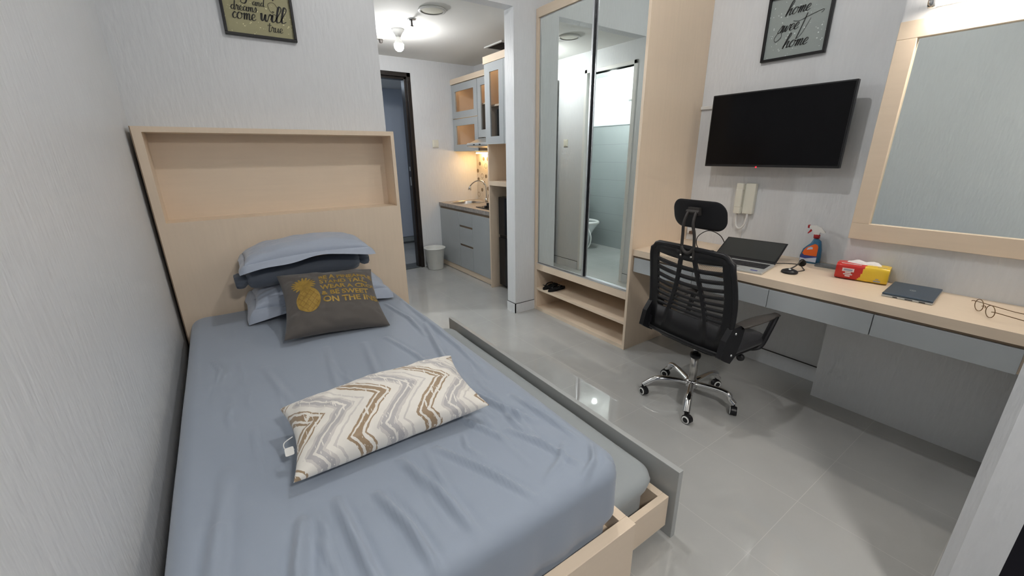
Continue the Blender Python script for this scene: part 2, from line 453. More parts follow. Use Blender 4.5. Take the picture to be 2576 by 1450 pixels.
# small trunking end on the right wall
struct('trim_1', B(W-.014, W, 1.70, YN, 1.648, 1.668), 'white', bevel=.002)

# entrance door frame + threshold + open leaf
mb = MB(); mb.box(2.238, 2.281, YE-.012, YE+.12, 0, 2.247); mb.box(1.334, 1.377, YE-.012, YE+.12, 0, 2.247); mb.box(1.334, 2.281, YE-.012, YE+.12, 2.204, 2.247)
mb.box(2.218, 2.24, YE+.03, YE+.12, 0, 2.205); mb.box(1.375, 1.397, YE+.03, YE+.12, 0, 2.205); mb.box(1.375, 2.24, YE+.03, YE+.12, 2.182, 2.205)
d = struct('door_1', mb, 'door_dark', bevel=.002)
build('strike_plate', B(2.2160, 2.2185, YE+.045, YE+.075, 1.02, 1.12), 'steel', d)
build('strike_plate', B(2.2160, 2.2185, YE+.045, YE+.075, 1.19, 1.24), 'steel', d)
build('threshold', B(1.335, 2.28, YE, YE+.25, -.02, .006), 'threshold', d)
lf = build('door_leaf', B(1.302, 1.342, 4.10, 4.95, .01, 2.19), 'door_dark', d, bevel=.002)
mb = MB(); mb.tube([(1.342, 4.17, 1.02), (1.385, 4.17, 1.02), (1.39, 4.18, 1.02), (1.39, 4.29, 1.02)], .009); mb.box(1.342, 1.348, 4.15, 4.19, .92, 1.12)
build('door_handle', mb, 'steel', lf)
# bathroom door frame
mb = MB()
for (y0, y1) in ((3.018, 3.055), (3.652, 3.69)): mb.box(XE-.085, XE+.012, y0, y1, 0, 2.222)
mb.box(XE-.085, XE+.012, 3.018, 3.69, 2.185, 2.222)
mb.box(XE-.05, XE-.03, 3.055, 3.075, 0, 2.185); mb.box(XE-.05, XE-.03, 3.632, 3.652, 0, 2.185)
struct('door_2', mb, 'white', bevel=.003)

# ---------------------------------------------------------------- bed (frame, headboard, mattress) and trundle
def fbm(x, y, z=0): return noise.noise(Vector((x, y, z)))

hb = thing('headboard', 'tall beige wooden headboard with a long recessed shelf niche, behind the pillows', 'headboard', (0, YH, 0))
mb = MB(); x0, x1 = 0.0, 1.239; z1 = 1.513; nz0, nz1 = 1.060, 1.488; nx0, nx1 = .036, 1.219; dep = YF-YH
mb.box(x0, x1, 0, .02, .0, nz0); mb.box(x0, x1, 0, .02, nz1, z1); mb.box(x0, nx0, 0, .02, nz0, nz1); mb.box(nx1, x1, 0, .02, nz0, nz1)
mb.box(x0, x0+.02, .02, dep-.002, 0, z1); mb.box(x1-.02, x1, .02, dep-.002, 0, z1); mb.box(x0+.02, x1-.02, .02, dep-.002, z1-.02, z1)
build('panel', mb, 'wood', hb)
mb = MB(); mb.box(nx0-.012, nx1+.001, .0205, .162, nz0-.015, nz0); mb.box(nx0-.012, nx1+.001, .0205, .162, nz1, nz1+.004); mb.box(nx0-.012, nx0, .0205, .162, nz0, nz1); mb.box(nx1-.001, nx1+.002, .0205, .162, nz0, nz1)
mb.box(nx0-.012, nx1+.002, .160, .168, nz0-.015, nz1+.004)
build('niche', mb, 'wood_x', hb)
build('edge_strip', B(-.004, -.0005, -.002, .02, 0, z1), 'groove', hb)

bed = thing('bed_frame', 'beige wooden bed frame holding the large blue-grey mattress along the left wall', 'bed', (0, .66, 0))
mb = MB(); mb.box(0, 1.094, 0, .035, 0, .35)
build('footboard', mb, 'wood_x', bed, bevel=.0015)
build('side_rail', B(1.062, 1.0935, .0352, YH-.66-.002, .275, .3498), 'wood_h', bed, bevel=.0015)
build('side_rail', B(0.0, .028, .0352, YH-.66-.002, .0, .3498), 'wood_h', bed, bevel=.0015)
build('slat_base', B(.028, 1.0618, .036, YH-.66-.002, .276, .288), 'wood_x', bed)

# wrinkles on the sheet: polylines on the top plane (x,y), half width, amplitude
WR = [([(1.02, 1.95), (.93, 1.55), (.90, 1.28)], .018, .011), ([(.87, 1.60), (.86, 1.35), (.93, 1.10), (.98, .98)], .017, .013),
      ([(.72, 1.33), (.80, 1.10), (.86, .93)], .014, .008), ([(.56, 1.06), (.60, .90), (.62, .74)], .020, .011), ([(.66, 1.05), (.74, .88), (.79, .74)], .014, .009),
      ([(.30, 1.0), (.27, .86), (.26, .70)], .024, .014), ([(.38, 1.02), (.39, .85), (.40, .70)], .018, .011), ([(.47, .98), (.50, .84), (.51, .70)], .018, .012),
      ([(.16, 1.3), (.13, 1.0), (.12, .72)], .026, .008), ([(1.06, 2.4), (1.04, 2.0), (1.03, 1.6), (1.0, 1.3)], .015, .009), ([(.95, 2.35), (.98, 2.05), (.96, 1.8)], .014, .008),
      ([(.70, 1.9), (.66, 1.6), (.68, 1.4)], .022, .007), ([(.55, 1.95), (.52, 1.7), (.50, 1.5)], .022, .006), ([(.80, 1.9), (.84, 1.7), (.86, 1.5)], .015, .007), ([(.30, 1.9), (.33, 1.7), (.36, 1.55)], .02, .005),
      ([(.88, 1.0), (.93, .88), (.96, .76)], .013, .008), ([(1.0, 1.15), (1.02, .98), (1.03, .85)], .013, .008), ([(.98, .85), (.92, .80), (.84, .77)], .015, .006), ([(1.045, .80), (1.0, .75), (.93, .72)], .014, .008)]
for k in range(26):
    q_ = random.Random(100+k); x_ = q_.uniform(.1, 1.02); y_ = q_.uniform(.78, 2.3); l_ = q_.uniform(.10, .28); dx_ = q_.uniform(-.05, .05)+(.06 if x_ > .7 else -.01)
    WR.append(([(x_, y_), (x_-dx_*.4, y_-l_*.5), (x_-dx_*.2+q_.uniform(-.02, .02), y_-l_)], q_.uniform(.008, .014), q_.uniform(.002, .0045)))
def wrinkle(x, y):
    h = 0
    for pts, w, a in WR:
        best = 1e9; bt = 0; L = len(pts)-1; side = 0
        for i in range(L):
            ax, ay = pts[i]; bx, by = pts[i+1]; dx, dy = bx-ax, by-ay
            t = max(0, min(1, ((x-ax)*dx+(y-ay)*dy)/(dx*dx+dy*dy)))
            ex, ey = x-ax-dx*t, y-ay-dy*t; d = math.hypot(ex, ey)
            if d < best: best = d; bt = (i+t)/L; side = 1 if ex*dy-ey*dx > 0 else -1
        if best < 4*w:
            env = math.sin(PI*min(max(bt*.92+.06, 0), 1))**.7
            q = best/(w*.62)
            h += a*(1.35+.5*(y < 1.1))*env*(math.exp(-q*q*(.7 if side > 0 else 2.4)) - .25*math.exp(-(q-1.7)**2*2))
    return h
def soft_mattress(x0, x1, y0, y1, z0, z1, R, re, nu=150, nv=240, wr=True, bul=.006, inset=0, zin=.35):
    """closed soft slab: outline ring by angle, shells from rim of bottom over the side to the middle of the top"""
    mb = MB(); cx, cy = (x0+x1)/2, (y0+y1)/2; hx, hy = (x1-x0)/2, (y1-y0)/2
    def top(u, v):
        # u,v in 0..1 cover top plus sides folded down (arc-length mapping)
        su, sv = 2*u-1, 2*v-1
        H = z1-z0
        def fold(s, h, e):   # returns (coord, drop)
            tot = h-e+e*PI/2+(H-e); a = abs(s)*tot
            if a < h-e: return math.copysign(a, s), 0.0
            a2 = a-(h-e)
            if a2 < e*PI/2:
                th = a2/e; return math.copysign(h-e+e*math.sin(th), s), e*(1-math.cos(th))
            return math.copysign(h, s), e+(a2-e*PI/2)
        X, dx = fold(su, hx, re); Y, dy = fold(sv, hy, re)
        # round the outline corners
        ax, ay = abs(X)-(hx-R), abs(Y)-(hy-R)
        if ax > 0 and ay > 0:
            m = max(ax, ay); l = math.hypot(ax, ay)
            ax, ay = ax*m/l, ay*m/l
            X = math.copysign(hx-R+ax, X); Y = math.copysign(hy-R+ay, Y)
        drop = max(dx, dy) if max(dx, dy) > re else min(H, math.hypot(dx, dy))
        x, y = cx+X, cy+Y; z = z1-min(drop, H)
        if inset and z < zin+.03:
            k = min(1, (zin+.03-z)/.03)
            if X > 0: x -= inset*k
            if Y < 0: y += .006*k
        n = fbm(x*2.1, y*2.1)*bul+fbm(x*6, y*3, 3)*bul*.4
        if wr:
            z += (wrinkle(x, y)+n)*(1 if drop < re else max(0, 1-(drop-re)/H))
            if drop > re*.6 and Y < 0:   # hanging folds at the near end
                k = min(1, (drop-re*.6)/.10)
                fo = math.sin(x*38+2*fbm(x*3, 1))*.5+fbm(x*16, 5)*.9
                y -= .004*k*fo
            if drop > re*.5 and X > 0:
                fo = fbm(y*9, 2)*.012+.006*math.sin(y*23)
                x += fo*min(1, drop/.1)
        else: z += n
        if zin and z < z0+.012: z = max(z, z0)
        if inset and z < zin: x = min(x, x1-inset); y = max(y, y0)
        return (x, y, z)
    mb.grid(top, nu, nv)
    mb.box(x0+R*.6, x1-R*.6, y0+R*.6, y1-R*.6, z0, z0+.01)
    return mb
mt = build('mattress', soft_mattress(.03, 1.088, .700, YH-.012, .291, .558, .075, .052, 220, 360, inset=.034), 'sheet', recalc=True)
tag(mt, 'large mattress under a wrinkled blue-grey sheet, filling the bed frame', 'mattress')

tr = thing('trundle_bed', 'low pull-out trundle bed frame with grey front board, sticking out from under the bed', 'trundle bed', (0, .735, 0))
build('front_board', B(1.426, 1.450, 0, 1.795, .0, .30), 'bed_grey', tr, bevel=.0015)
build('end_panel', B(.14, 1.408, .017, .042, .06, .192), 'wood_x', tr, bevel=.001)
build('end_panel', B(.14, 1.408, 1.745, 1.77, .06, .192), 'wood_x', tr, bevel=.001)
build('side_rail', B(1.378, 1.408, .0422, 1.7448, .06, .192), 'wood_h', tr, bevel=.001)
build('side_rail', B(.14, .17, .0422, 1.7448, .06, .192), 'wood_h', tr, bevel=.001)
build('base_board', B(.17, 1.378, .0422, 1.7448, .062, .075), 'wood_x', tr)
mb = MB()
for x in (.16, 1.39):
    for y in (.10, 1.68): mb.lathe([(0, -.008), (.022, -.008), (.022, .008), (0, .008)], (x, y, .022), 14, 'x'); mb.box(x-.004, x+.004, y-.01, y+.01, .02, .061)
build('castor', mb, 'black', tr)
build('spacer', MB().box(1.408, 1.4262, .3, .34, .08, .17).box(1.408, 1.4262, 1.4, 1.44, .08, .17), 'wood_h', tr)
mt2 = build('trundle_mattress', soft_mattress(.2, 1.416, .795, 2.474, .077, .272, .09, .045, 70, 110, wr=False, bul=.004, inset=.044, zin=.205), 'sheet2')
tag(mt2, 'thin mattress with plain grey fitted sheet on the low trundle beside the big bed', 'mattress')

# ---------------------------------------------------------------- pillows
def pillow_fn(w, d, h, pinch=.06, pw=2.4, wr=.006, seed=0, flat=0.0, arch=0):
    def fn(u, v, top=1):
        """u,v in -1..1"""
        x = w/2*u*(1-pinch*(1-v*v)*abs(u)); y = d/2*v*(1-pinch*(1-u*u)*abs(v))
        t = max(0, (1-abs(u)**pw))*max(0, (1-abs(v)**pw))
        z = h/2*t**.42
        e = 1-t**.5
        rr = fbm(u*4+seed, v*4, seed)*wr+fbm(u*9+seed, v*9, seed+3)*wr*.5*(.3+e)
        ang = math.atan2(v, u)
        rr += wr*.8*e*math.sin(ang*14+seed*2+3*fbm(u*2, v*2, seed))*(t**.25)
        z = (z+rr*min(1, t*4)) if top > 0 else -(z*(1-flat)+rr*.5*min(1, t*4))
        z += -arch*u*u
        return Vector((x, y, z))
    return fn
def sp(t): # denser at the edges
    return math.sin((t*2-1)*PI/2)
def pillow_mesh(fn, n=44, flange=0, droop=0, mb=None, fl_seed=0):
    mb = mb or MB()
    mb.grid(lambda a, b: fn(sp(a), sp(b), 1), n, n); mb.grid(lambda a, b: fn(sp(a), sp(b), -1), n, n)
    if flange:
        def ring(a, b):
            th = a*4
            k = int(th) % 4; f = (th-int(th))*2-1
            u, v = [(1, f), (-f, 1), (-1, -f), (f, -1)][k]
            p = fn(u, v, 1); o = Vector((p.x, p.y, 0))
            cu = abs(u*v)**3
            dirx = Vector((u if abs(u) >= .999 else u**5, v if abs(v) >= .999 else v**5, 0)).normalized()
            L = flange*b*(1+.25*cu)
            wz = math.sin(a*40+fl_seed)*.006*b+fbm(a*14, fl_seed)*.012*b
            return p+dirx*L+Vector((0, 0, -droop*b*b*(1+.8*cu)+wz))
        mb.grid(ring, 96, 4, closed_u=True)
    return mb
def put(o, origin, ex, ey):
    X = Vector(ex).normalized(); Y = (Vector(ey)-X*Vector(ey).dot(X)).normalized(); Z = X.cross(Y)
    o.matrix_world = Matrix(((X.x, Y.x, Z.x, origin[0]), (X.y, Y.y, Z.y, origin[1]), (X.z, Y.z, Z.z, origin[2]), (0, 0, 0, 1)))
    return o

# lower pillow
f1 = pillow_fn(.66, .27, .145, .03, 3.2, .008, 1, .3)
o = build('pillow', pillow_mesh(f1, 44, .042, .035, fl_seed=1), 'pil_light', merge=True)
put(o, (.655, 2.575, .648), (1, -.03, -.005), (.02, 1, .10))
tag(o, 'light blue-grey pillow lowest of the pile, under the bolster, behind the brown cushion', 'pillow')
# bolster
bol = thing('bolster', 'slate grey cylindrical bolster sandwiched between the two light blue pillows', 'bolster', (.60, 2.565, .782), 0)
mb = MB(); n = 50
def bolf(a, b):
    x = -.285+.57*b; e = min(b, 1-b)*2
    r = .060*min(1, (1-(1-min(1, e*6))**2)**.5*.55+.45)+.0035*math.sin(a*2*PI*7+x*9)*(1-min(1, e*5))+.0015*fbm(a*8, b*9, 4)
    return Vector((x, r*math.cos(2*PI*a), r*.92*math.sin(2*PI*a)+.0*x))
mb.grid(bolf, 40, 60, closed_u=True)
build('body', mb, 'pil_dark', bol, rot=(0, math.radians(-3), 0))
for sgn in (-1, 1):
    mb = MB()
    def knot(a, b, sgn=sgn):
        r = .026+.020*math.sin(PI*min(1, b*.75+.05))+.0045*math.sin(a*2*PI*9)*b+.004*fbm(a*9, b*4, sgn)
        return Vector((sgn*(.283+.052*b), r*math.cos(2*PI*a), r*math.sin(2*PI*a)*.85))
    mb.grid(knot, 32, 6, closed_u=True)
    mb.grid(lambda a, b, sgn=sgn: Vector((sgn*(.335+.012*math.sin(PI*b)-.02*b), (.0405+.0045*math.sin(a*2*PI*9))*(1-b)*math.cos(2*PI*a), (.0405+.0045*math.sin(a*2*PI*9))*(1-b)*math.sin(2*PI*a)*.85)), 32, 4, closed_u=True)
    build('gathered_end', mb, 'pil_dark', bol, rot=(0, math.radians(-3), 0), merge=True)
# upper pillow
f2 = pillow_fn(.60, .29, .125, .03, 3.0, .007, 5, .6, arch=.016)
o = build('pillow', pillow_mesh(f2, 44, .030, .022, fl_seed=3), 'pil_light', merge=True)
put(o, (.617, 2.575, .896), (1, -.02, .030), (0, 1, .02))
tag(o, 'light blue-grey bed pillow topmost of the pile, resting on the slate bolster', 'pillow')

# text helper (default font outline -> mesh pieces)
def text_mesh(body, size, bold=0.0):
    cu = bpy.data.curves.new('t', 'FONT'); cu.body = body; cu.size = size; cu.offset = bold; cu.resolution_u = 4
    ob = bpy.data.objects.new('t', cu); C.objects.link(ob)
    dg = bpy.context.evaluated_depsgraph_get(); me = bpy.data.meshes.new_from_object(ob.evaluated_get(dg))
    bm = bmesh.new(); bm.from_mesh(me)
    bmesh.ops.triangulate(bm, faces=bm.faces)
    bmesh.ops.subdivide_edges(bm, edges=[e for e in bm.edges if e.calc_length() > size*.25], cuts=2, use_grid_fill=False)
    bmesh.ops.triangulate(bm, faces=bm.faces)
    vs = [v.co.copy() for v in bm.verts]; fs = [[v.index for v in f.verts] for f in bm.faces]
    bm.verts.ensure_lookup_table(); bm.free()
    bpy.data.objects.remove(ob); bpy.data.curves.remove(cu); bpy.data.meshes.remove(me)
    return vs, fs

# pineapple cushion
cw, cd, ch = .465, .435, .145
fc = pillow_fn(cw, cd, ch, .10, 2.4, .009, 9, .2)
cush = thing('cushion', 'dark taupe square cushion with gold pineapple and lettering, leaning on the pillows', 'cushion')
put(cush, (.650, 2.222, .679), (.43, -.035, -.028), (.05, .365, .187))
build('cover', pillow_mesh(fc, 60), 'taupe', cush, merge=True)
def onc(fn, w, d, x, y, lift=.0012):
    u, v = 2*x/w, 2*y/d
    for _ in range(3):
        p = fn(u, v, 1); u += 2*(x-p.x)/w; v += 2*(y-p.y)/d
        u = max(-.999, min(.999, u)); v = max(-.999, min(.999, v))
    p = fn(u, v, 1); return Vector((p.x, p.y, p.z+lift))
lines = [('BE A PINEAPPLE', .097, .038), ('STAND TALL,', .058, .039), ('WEAR A CROWN', .016, .041), ('& BE SWEET', -.026, .042), ('ON THE INSIDE', -.074, .0475)]
mb = MB()
for s_, y_, sz in lines:
    vs, fs = text_mesh(s_, sz, .0014)
    mb.add([onc(fc, cw, cd, -.052+v.x*.97, y_+v.y) for v in vs], fs, True)
build('lettering', mb, 'gold', cush, recalc=False)
mb = MB()
def disc(mb, fn, w, d, cx, cy, rx, ry, rot=0, n=40, rings=6, shape=None, lift=.0012):
    vs = [onc(fn, w, d, cx, cy, lift)]
    for j in range(1, rings+1):
        for k in range(n):
            a = 2*PI*k/n; r = j/rings*(shape(a) if shape else 1)
            X, Y = rx*r*math.cos(a), ry*r*math.sin(a)
            vs.append(onc(fn, w, d, cx+X*math.cos(rot)-Y*math.sin(rot), cy+X*math.sin(rot)+Y*math.cos(rot), lift))
    fs = [(0, 1+k, 1+(k+1) % n) for k in range(n)]
    for j in range(rings-1):
        for k in range(n):
            fs.append((1+j*n+k, 1+(j+1)*n+k, 1+(j+1)*n+(k+1) % n, 1+j*n+(k+1) % n))
    mb.add(vs, fs, True)
disc(mb, fc, cw, cd, -.112, -.040, .052, .078, rot=-.12)
disc(mb, fc, cw, cd, -.124, .066, .056, .054, n=72, shape=lambda a: .62+.38*abs(math.sin(a*9)), lift=.0013)
mb.use('gold2')
mb.mats[0:0] = []
pm = MB(); pm.mats = ['gold', 'gold2']; pm.v, pm.f, pm.mi, pm.sm = mb.v, mb.f, [0]*len(mb.f), mb.sm; pm.cur = 1
for k in range(-3, 4):     # woven lines across the fruit
    for sgn in (-1, 1):
        pts = []
        for t in range(13):
            q = -1+2*t/12; X = k*.027+sgn*q*.05; Y = q*.074
            if (X/.050)**2+(Y/.076)**2 < 1: pts.append(onc(fc, cw, cd, -.112+X, -.040+Y, .0017))
        for a, b in zip(pts, pts[1:]):
            dd = (b-a); nn = Vector((-dd.y, dd.x, 0)).normalized()*.0011
            pm.add([a-nn, a+nn, b+nn, b-nn], [(0, 1, 2, 3)])
build('pineapple_print', pm, None, cush, recalc=False)

# chevron lumbar pillow
zw, zd, zh = .560, .285, .150
fz = pillow_fn(zw, zd, zh, .085, 2.3, .008, 12, .25)
zp = thing('lumbar_pillow', 'cream lumbar cushion with beige and grey zigzag pattern, lying alone mid bed', 'cushion')
put(zp, (.584, 1.225, .633), (1, -.045, .035), (.07, 1, .19))
build('cover', pillow_mesh(fz, 56), 'chevron', zp, merge=True)
mb = MB(); mb.prism(rrect(.022, .03, .004, 3, -.276, -.035), -.001, .0, 'xy')
mb.tube(smooth_pts([(-.262, .01, .004), (-.285, .0, .0), (-.284, -.02, -.004), (-.264, -.028, -.006)]), .0016, 6)
build('care_tag', mb, 'white', zp)

# ---------------------------------------------------------------- framed lettering
GL = {'h': ([[(0, .2), (.38, 1.7), (.36, 2.15), (.2, 2.1), (.12, 1.2), (.08, -.1)], [(.1, .1), (.32, .85), (.52, .95), (.5, .4), (.58, 0), (.82, .2)]], .78),
      'o': ([[(.55, .92), (.28, 1), (.08, .55), (.18, .08), (.42, .04), (.64, .4), (.55, .92), (.72, .78), (.88, .85)]], .82),
      'm': ([[(0, .8), (.12, .95), (.12, 0)], [(.12, .2), (.28, .9), (.42, .88), (.40, 0)], [(.40, .2), (.58, .95), (.74, .85), (.72, .2), (.82, 0), (1, .2)]], .96),
      'e': ([[(0, .25), (.42, .55), (.46, .88), (.28, 1), (.1, .65), (.12, .2), (.32, 0), (.62, .25)]], .58),
      's': ([[(0, .2), (.3, 1.1), (.42, .6), (.36, .12), (.12, -.02), (-.02, .15)], [(.36, .12), (.5, .2)]], .5),
      'w': ([[(0, .85), (.1, .95), (.12, .2), (.26, .02), (.42, .9), (.44, .2), (.6, .02), (.78, .95), (.92, .82)]], .88),
      't': ([[(.22, 1.9), (.1, .2), (.22, 0), (.5, .25)], [(-.18, 1.35), (.5, 1.45)]], .46),
      'a': ([[(.58, .88), (.3, 1), (.08, .5), (.2, .05), (.42, .2), (.62, .95), (.58, .2), (.68, 0), (.86, .2)]], .8),
      'n': ([[(0, .8), (.1, .95), (.1, 0)], [(.1, .2), (.32, .95), (.5, .85), (.47, .2), (.58, 0), (.8, .2)]], .74),
      'd': ([[(.55, .88), (.3, 1), (.08, .5), (.2, .05), (.42, .2), (.6, .9)], [(.68, 2.0), (.58, .2), (.68, 0), (.86, .2)]], .8),
      'r': ([[(0, .2), (.14, 1.15), (.28, .9), (.42, .95), (.36, .2), (.5, 0), (.64, .2)]], .58),
      'c': ([[(.5, .82), (.32, 1), (.08, .5), (.22, .02), (.58, .25)]], .54),
      'i': ([[(0, .25), (.14, .95), (.12, .2), (.24, 0), (.44, .25)], [(.17, 1.32), (.19, 1.44)]], .4),
      'l': ([[(0, .25), (.42, 1.6), (.4, 2.1), (.22, 2.05), (.1, .4), (.22, 0), (.5, .25)]], .44),
      'u': ([[(0, .85), (.1, .95), (.08, .2), (.22, 0), (.45, .3), (.56, .95), (.54, .2), (.65, 0), (.84, .2)]], .76),
      'y': ([[(0, .85), (.1, .95), (.1, .3), (.25, .05), (.48, .4), (.58, .95), (.48, -.7), (.2, -1.15), (-.15, -.95), (.0, -.55), (.3, -.4)]], .66)}
def script(mb, word, x, y, s, slant=.22, tilt=0, thick=.17, thin=.075, P=None, sx=1.0):
    cx = 0
    for ch in word:
        st, adv = GL[ch]
        for poly in st:
            pts = smooth_pts([((px+cx+slant*py), py, 0) for px, py in poly], 7)
            L = []; R = []
            for i, p in enumerate(pts):
                t = (pts[min(i+1, len(pts)-1)]-pts[max(i-1, 0)]).normalized()
                w = (thin+(thick-thin)*max(0, -t.y))/2
                if len(poly) == 2 and ch == 'i': w = .09
                nrm = Vector((-t.y, t.x, 0))
                for lst, q in ((L, p+nrm*w), (R, p-nrm*w)):
                    a, b = q.x*s*sx, q.y*s
                    lst.append(P(x+a*math.cos(tilt)-b*math.sin(tilt), y+a*math.sin(tilt)+b*math.cos(tilt)))
            n = len(L); mb.add(L+R, [(i, i+1, n+i+1, n+i) for i in range(n-1)])
        cx += adv
def stroke(mb, pts, w, P):
    pts = smooth_pts([(a, b, 0) for a, b in pts], 7); L = []; R = []
    for i, p in enumerate(pts):
        t = (pts[min(i+1, len(pts)-1)]-pts[max(i-1, 0)]).normalized(); nrm = Vector((-t.y, t.x, 0))*w/2
        L.append(P(*(p+nrm)[:2])); R.append(P(*(p-nrm)[:2]))
    n = len(L); mb.add(L+R, [(i, i+1, n+i+1, n+i) for i in range(n-1)])

def picture(name, label, S, gl, Tm):
    t = thing(name, label, 'picture'); t.matrix_world = Tm      # local: x right, z up, y = into the wall
    fr = MB(); b = .013; d = .022
    fr.box(-S/2, S/2, -d, 0, 0, b); fr.box(-S/2, S/2, -d, 0, S-b, S); fr.box(-S/2, -S/2+b, -d, 0, b, S-b); fr.box(S/2-b, S/2, -d, 0, b, S-b)
    build('frame', fr, 'frame_black', t, bevel=.0015)
    build('art_paper', B(-S/2+b, S/2-b, -.008, -.003, b, S-b), gl, t)
    return t, (lambda a, c: Vector((a, -.0105, c)))
R90 = Matrix(((0, 1, 0, W), (-1, 0, 0, 1.357), (0, 0, 1, 1.879), (0, 0, 0, 1)))
pr, P = picture('framed_picture', 'black-framed silver picture reading home sweet home, above the television', .333, 'glit_silver', R90)
mb = MB()
script(mb, 'home', -.070, .224, .0310, .30, .02, P=P, sx=1.22)
script(mb, 'swee', -.098, .142, .0310, .30, .05, P=P, sx=1.32)
stroke(mb, [(.046, .215), (.030, .165), (.012, .112), (.006, .096)], .0046, P); stroke(mb, [(.006, .096), (.03, .115), (.066, .186)], .0016, P)
stroke(mb, [(-.022, .190), (.01, .184), (.05, .197), (.115, .214), (.122, .208), (.112, .200)], .0022, P)
stroke(mb, [(-.092, .146), (-.110, .118), (-.100, .100), (-.075, .118), (-.078, .146)], .0026, P)
script(mb, 'home', -.058, .060, .0320, .30, .0, P=P, sx=1.22)
build('lettering', mb, 'ink', pr, recalc=False)
pl, P = picture('framed_picture', 'black-framed gold picture reading dreams will come true, on the wall above the headboard', .337, 'glit_gold',
                Matrix(((1, 0, 0, .628), (0, 1, 0, YF), (0, 0, 1, 1.977), (0, 0, 0, 1))))
mb = MB()
script(mb, 'come', -.124, .080, .0300, .12, .0, P=P, sx=1.22)
script(mb, 'will', .002, .086, .0350, .12, .0, P=P, sx=1.6)
script(mb, 'true', .034, .038, .0215, .1, .0, thick=.13, P=P, sx=1.35)
script(mb, 'dreams', -.124, .120, .0205, .1, .0, P=P, sx=1.35)
script(mb, 'and', -.022, .152, .0170, .1, .0, P=P, sx=1.4)
script(mb, 'your', -.062, .192, .0330, .12, .0, P=P, sx=1.2)
stroke(mb, [(.098, .148), (.08, .176), (.052, .168), (.058, .135), (.085, .118)], .0015, P)
build('lettering', mb, 'ink', pl, recalc=False)
mb = MB(); hv = []
for k in range(30):
    a = 2*PI*k/30; hv.append((.078+.0014*16*math.sin(a)**3, .208+.0014*(13*math.cos(a)-5*math.cos(2*a)-2*math.cos(3*a)-math.cos(4*a))))
mb.prism(hv, -.0105, -.010, 'xz'); build('heart', mb, 'ink', pl)

# ---------------------------------------------------------------- wardrobe
wd = thing('wardrobe', 'tall beige wardrobe with two mirrored sliding doors and open shoe shelves below', 'wardrobe', (XW, YN, 0))
D = W-XW; L = YF-YN-.004; ZT = 2.41
build('side_panel', B(0, D-.001, 0, .02, 0, ZT), 'wood', wd, bevel=.001)
build('side_panel', B(0, D-.001, L-.032, L, 0, ZT), 'wood', wd, bevel=.001)
build('top_trim', B(-.004, .02, .0205, L-.0325, 2.347, ZT), 'wood_h', wd)
build('top_panel', B(.0205, D-.001, .0205, L-.0325, 2.38, ZT-.001), 'wood_h', wd)
build('back_panel', B(D-.012, D-.0015, .0205, L-.0325, .03, 2.379), 'wood_h', wd)
build('front_rail', B(0, .09, .0205, L-.0325, .385, .442), 'wood_h', wd)
build('floor_panel', B(.0905, D-.013, .0205, L-.0325, .42, .442), 'wood_h', wd)
build('shoe_shelf', B(0.002, D-.013, .0205, L-.0325, .193, .213), 'wood_h', wd)
build('shoe_shelf', B(0.002, D-.013, .0205, L-.0325, 0, .028), 'wood_h', wd)
build('track', MB().box(.012, .07, .021, L-.033, .4425, .452).box(.0, .004, .021, L-.033, .4425, .449), 'alu', wd)
for nm, (y0, y1, xo) in (('a', (.461, L-.035, .008)), ('b', (.022, .457, .024))):
    dr = build('sliding_door', B(xo+.003, xo+.011, y0+.012, y1-.012, .456, 2.342), 'mirror', wd)
    fr = MB(); 
    for (a, b) in ((y0, y0+.016), (y1-(.010 if nm == 'a' else .016), y1)): fr.box(xo, xo+.014, a, b, .4525, 2.345)
    fr.box(xo, xo+.014, y0+.016, y1-.016, .4525, .458); fr.box(xo, xo+.014, y0+.016, y1-.016, 2.338, 2.345)
    build('door_frame', fr, 'alu', dr, bevel=.001)
    build('seal', B(xo+.003, xo+.0145, y0-.0035, y0-.0003, .4525, 2.345) if nm == 'a' else B(xo+.001, xo+.012, y1+.0003, y1+.003, .4525, 2.345), 'black', dr)

def sandal(name, label, loc, rz):
    t = thing(name, label, 'sandal', loc, rz, 'pair of black sandals on the shoe shelf')
    pts = []
    for k in range(28):
        a = 2*PI*k/28; x = .105*math.cos(a); w = .036*(1+.18*math.cos(a))-.006*math.exp(-((x+.0)/.03)**2)
        pts.append((x, w*math.sin(a)))
    build('sole', MB().prism(pts, 0, .014, 'xy'), 'rubber_black', t, bevel=.004)
    mb = MB()
    for s in (-1, 1): mb.tube(smooth_pts([(.062, 0, .014), (.045, s*.014, .034), (.0, s*.032, .030), (-.035, s*.030, .012)]), .0042, 8, sx=1.6)
    build('strap', mb, 'rubber_black', t)
    mb = MB(); mb.tube(smooth_pts([(-.03, -.03, .012), (-.075, -.026, .035), (-.095, 0, .042), (-.075, .026, .035), (-.03, .03, .012)]), .003, 8)
    build('heel_strap', mb, 'rubber_black', t)
sandal('sandal', 'black sandal on the upper shoe shelf, the one farther back against the shelf side', (2.60, 2.840, .2135), math.radians(14))
sandal('sandal', 'black sandal on the upper shoe shelf, the nearer one of the pair', (2.60, 2.752, .2135), math.radians(6))

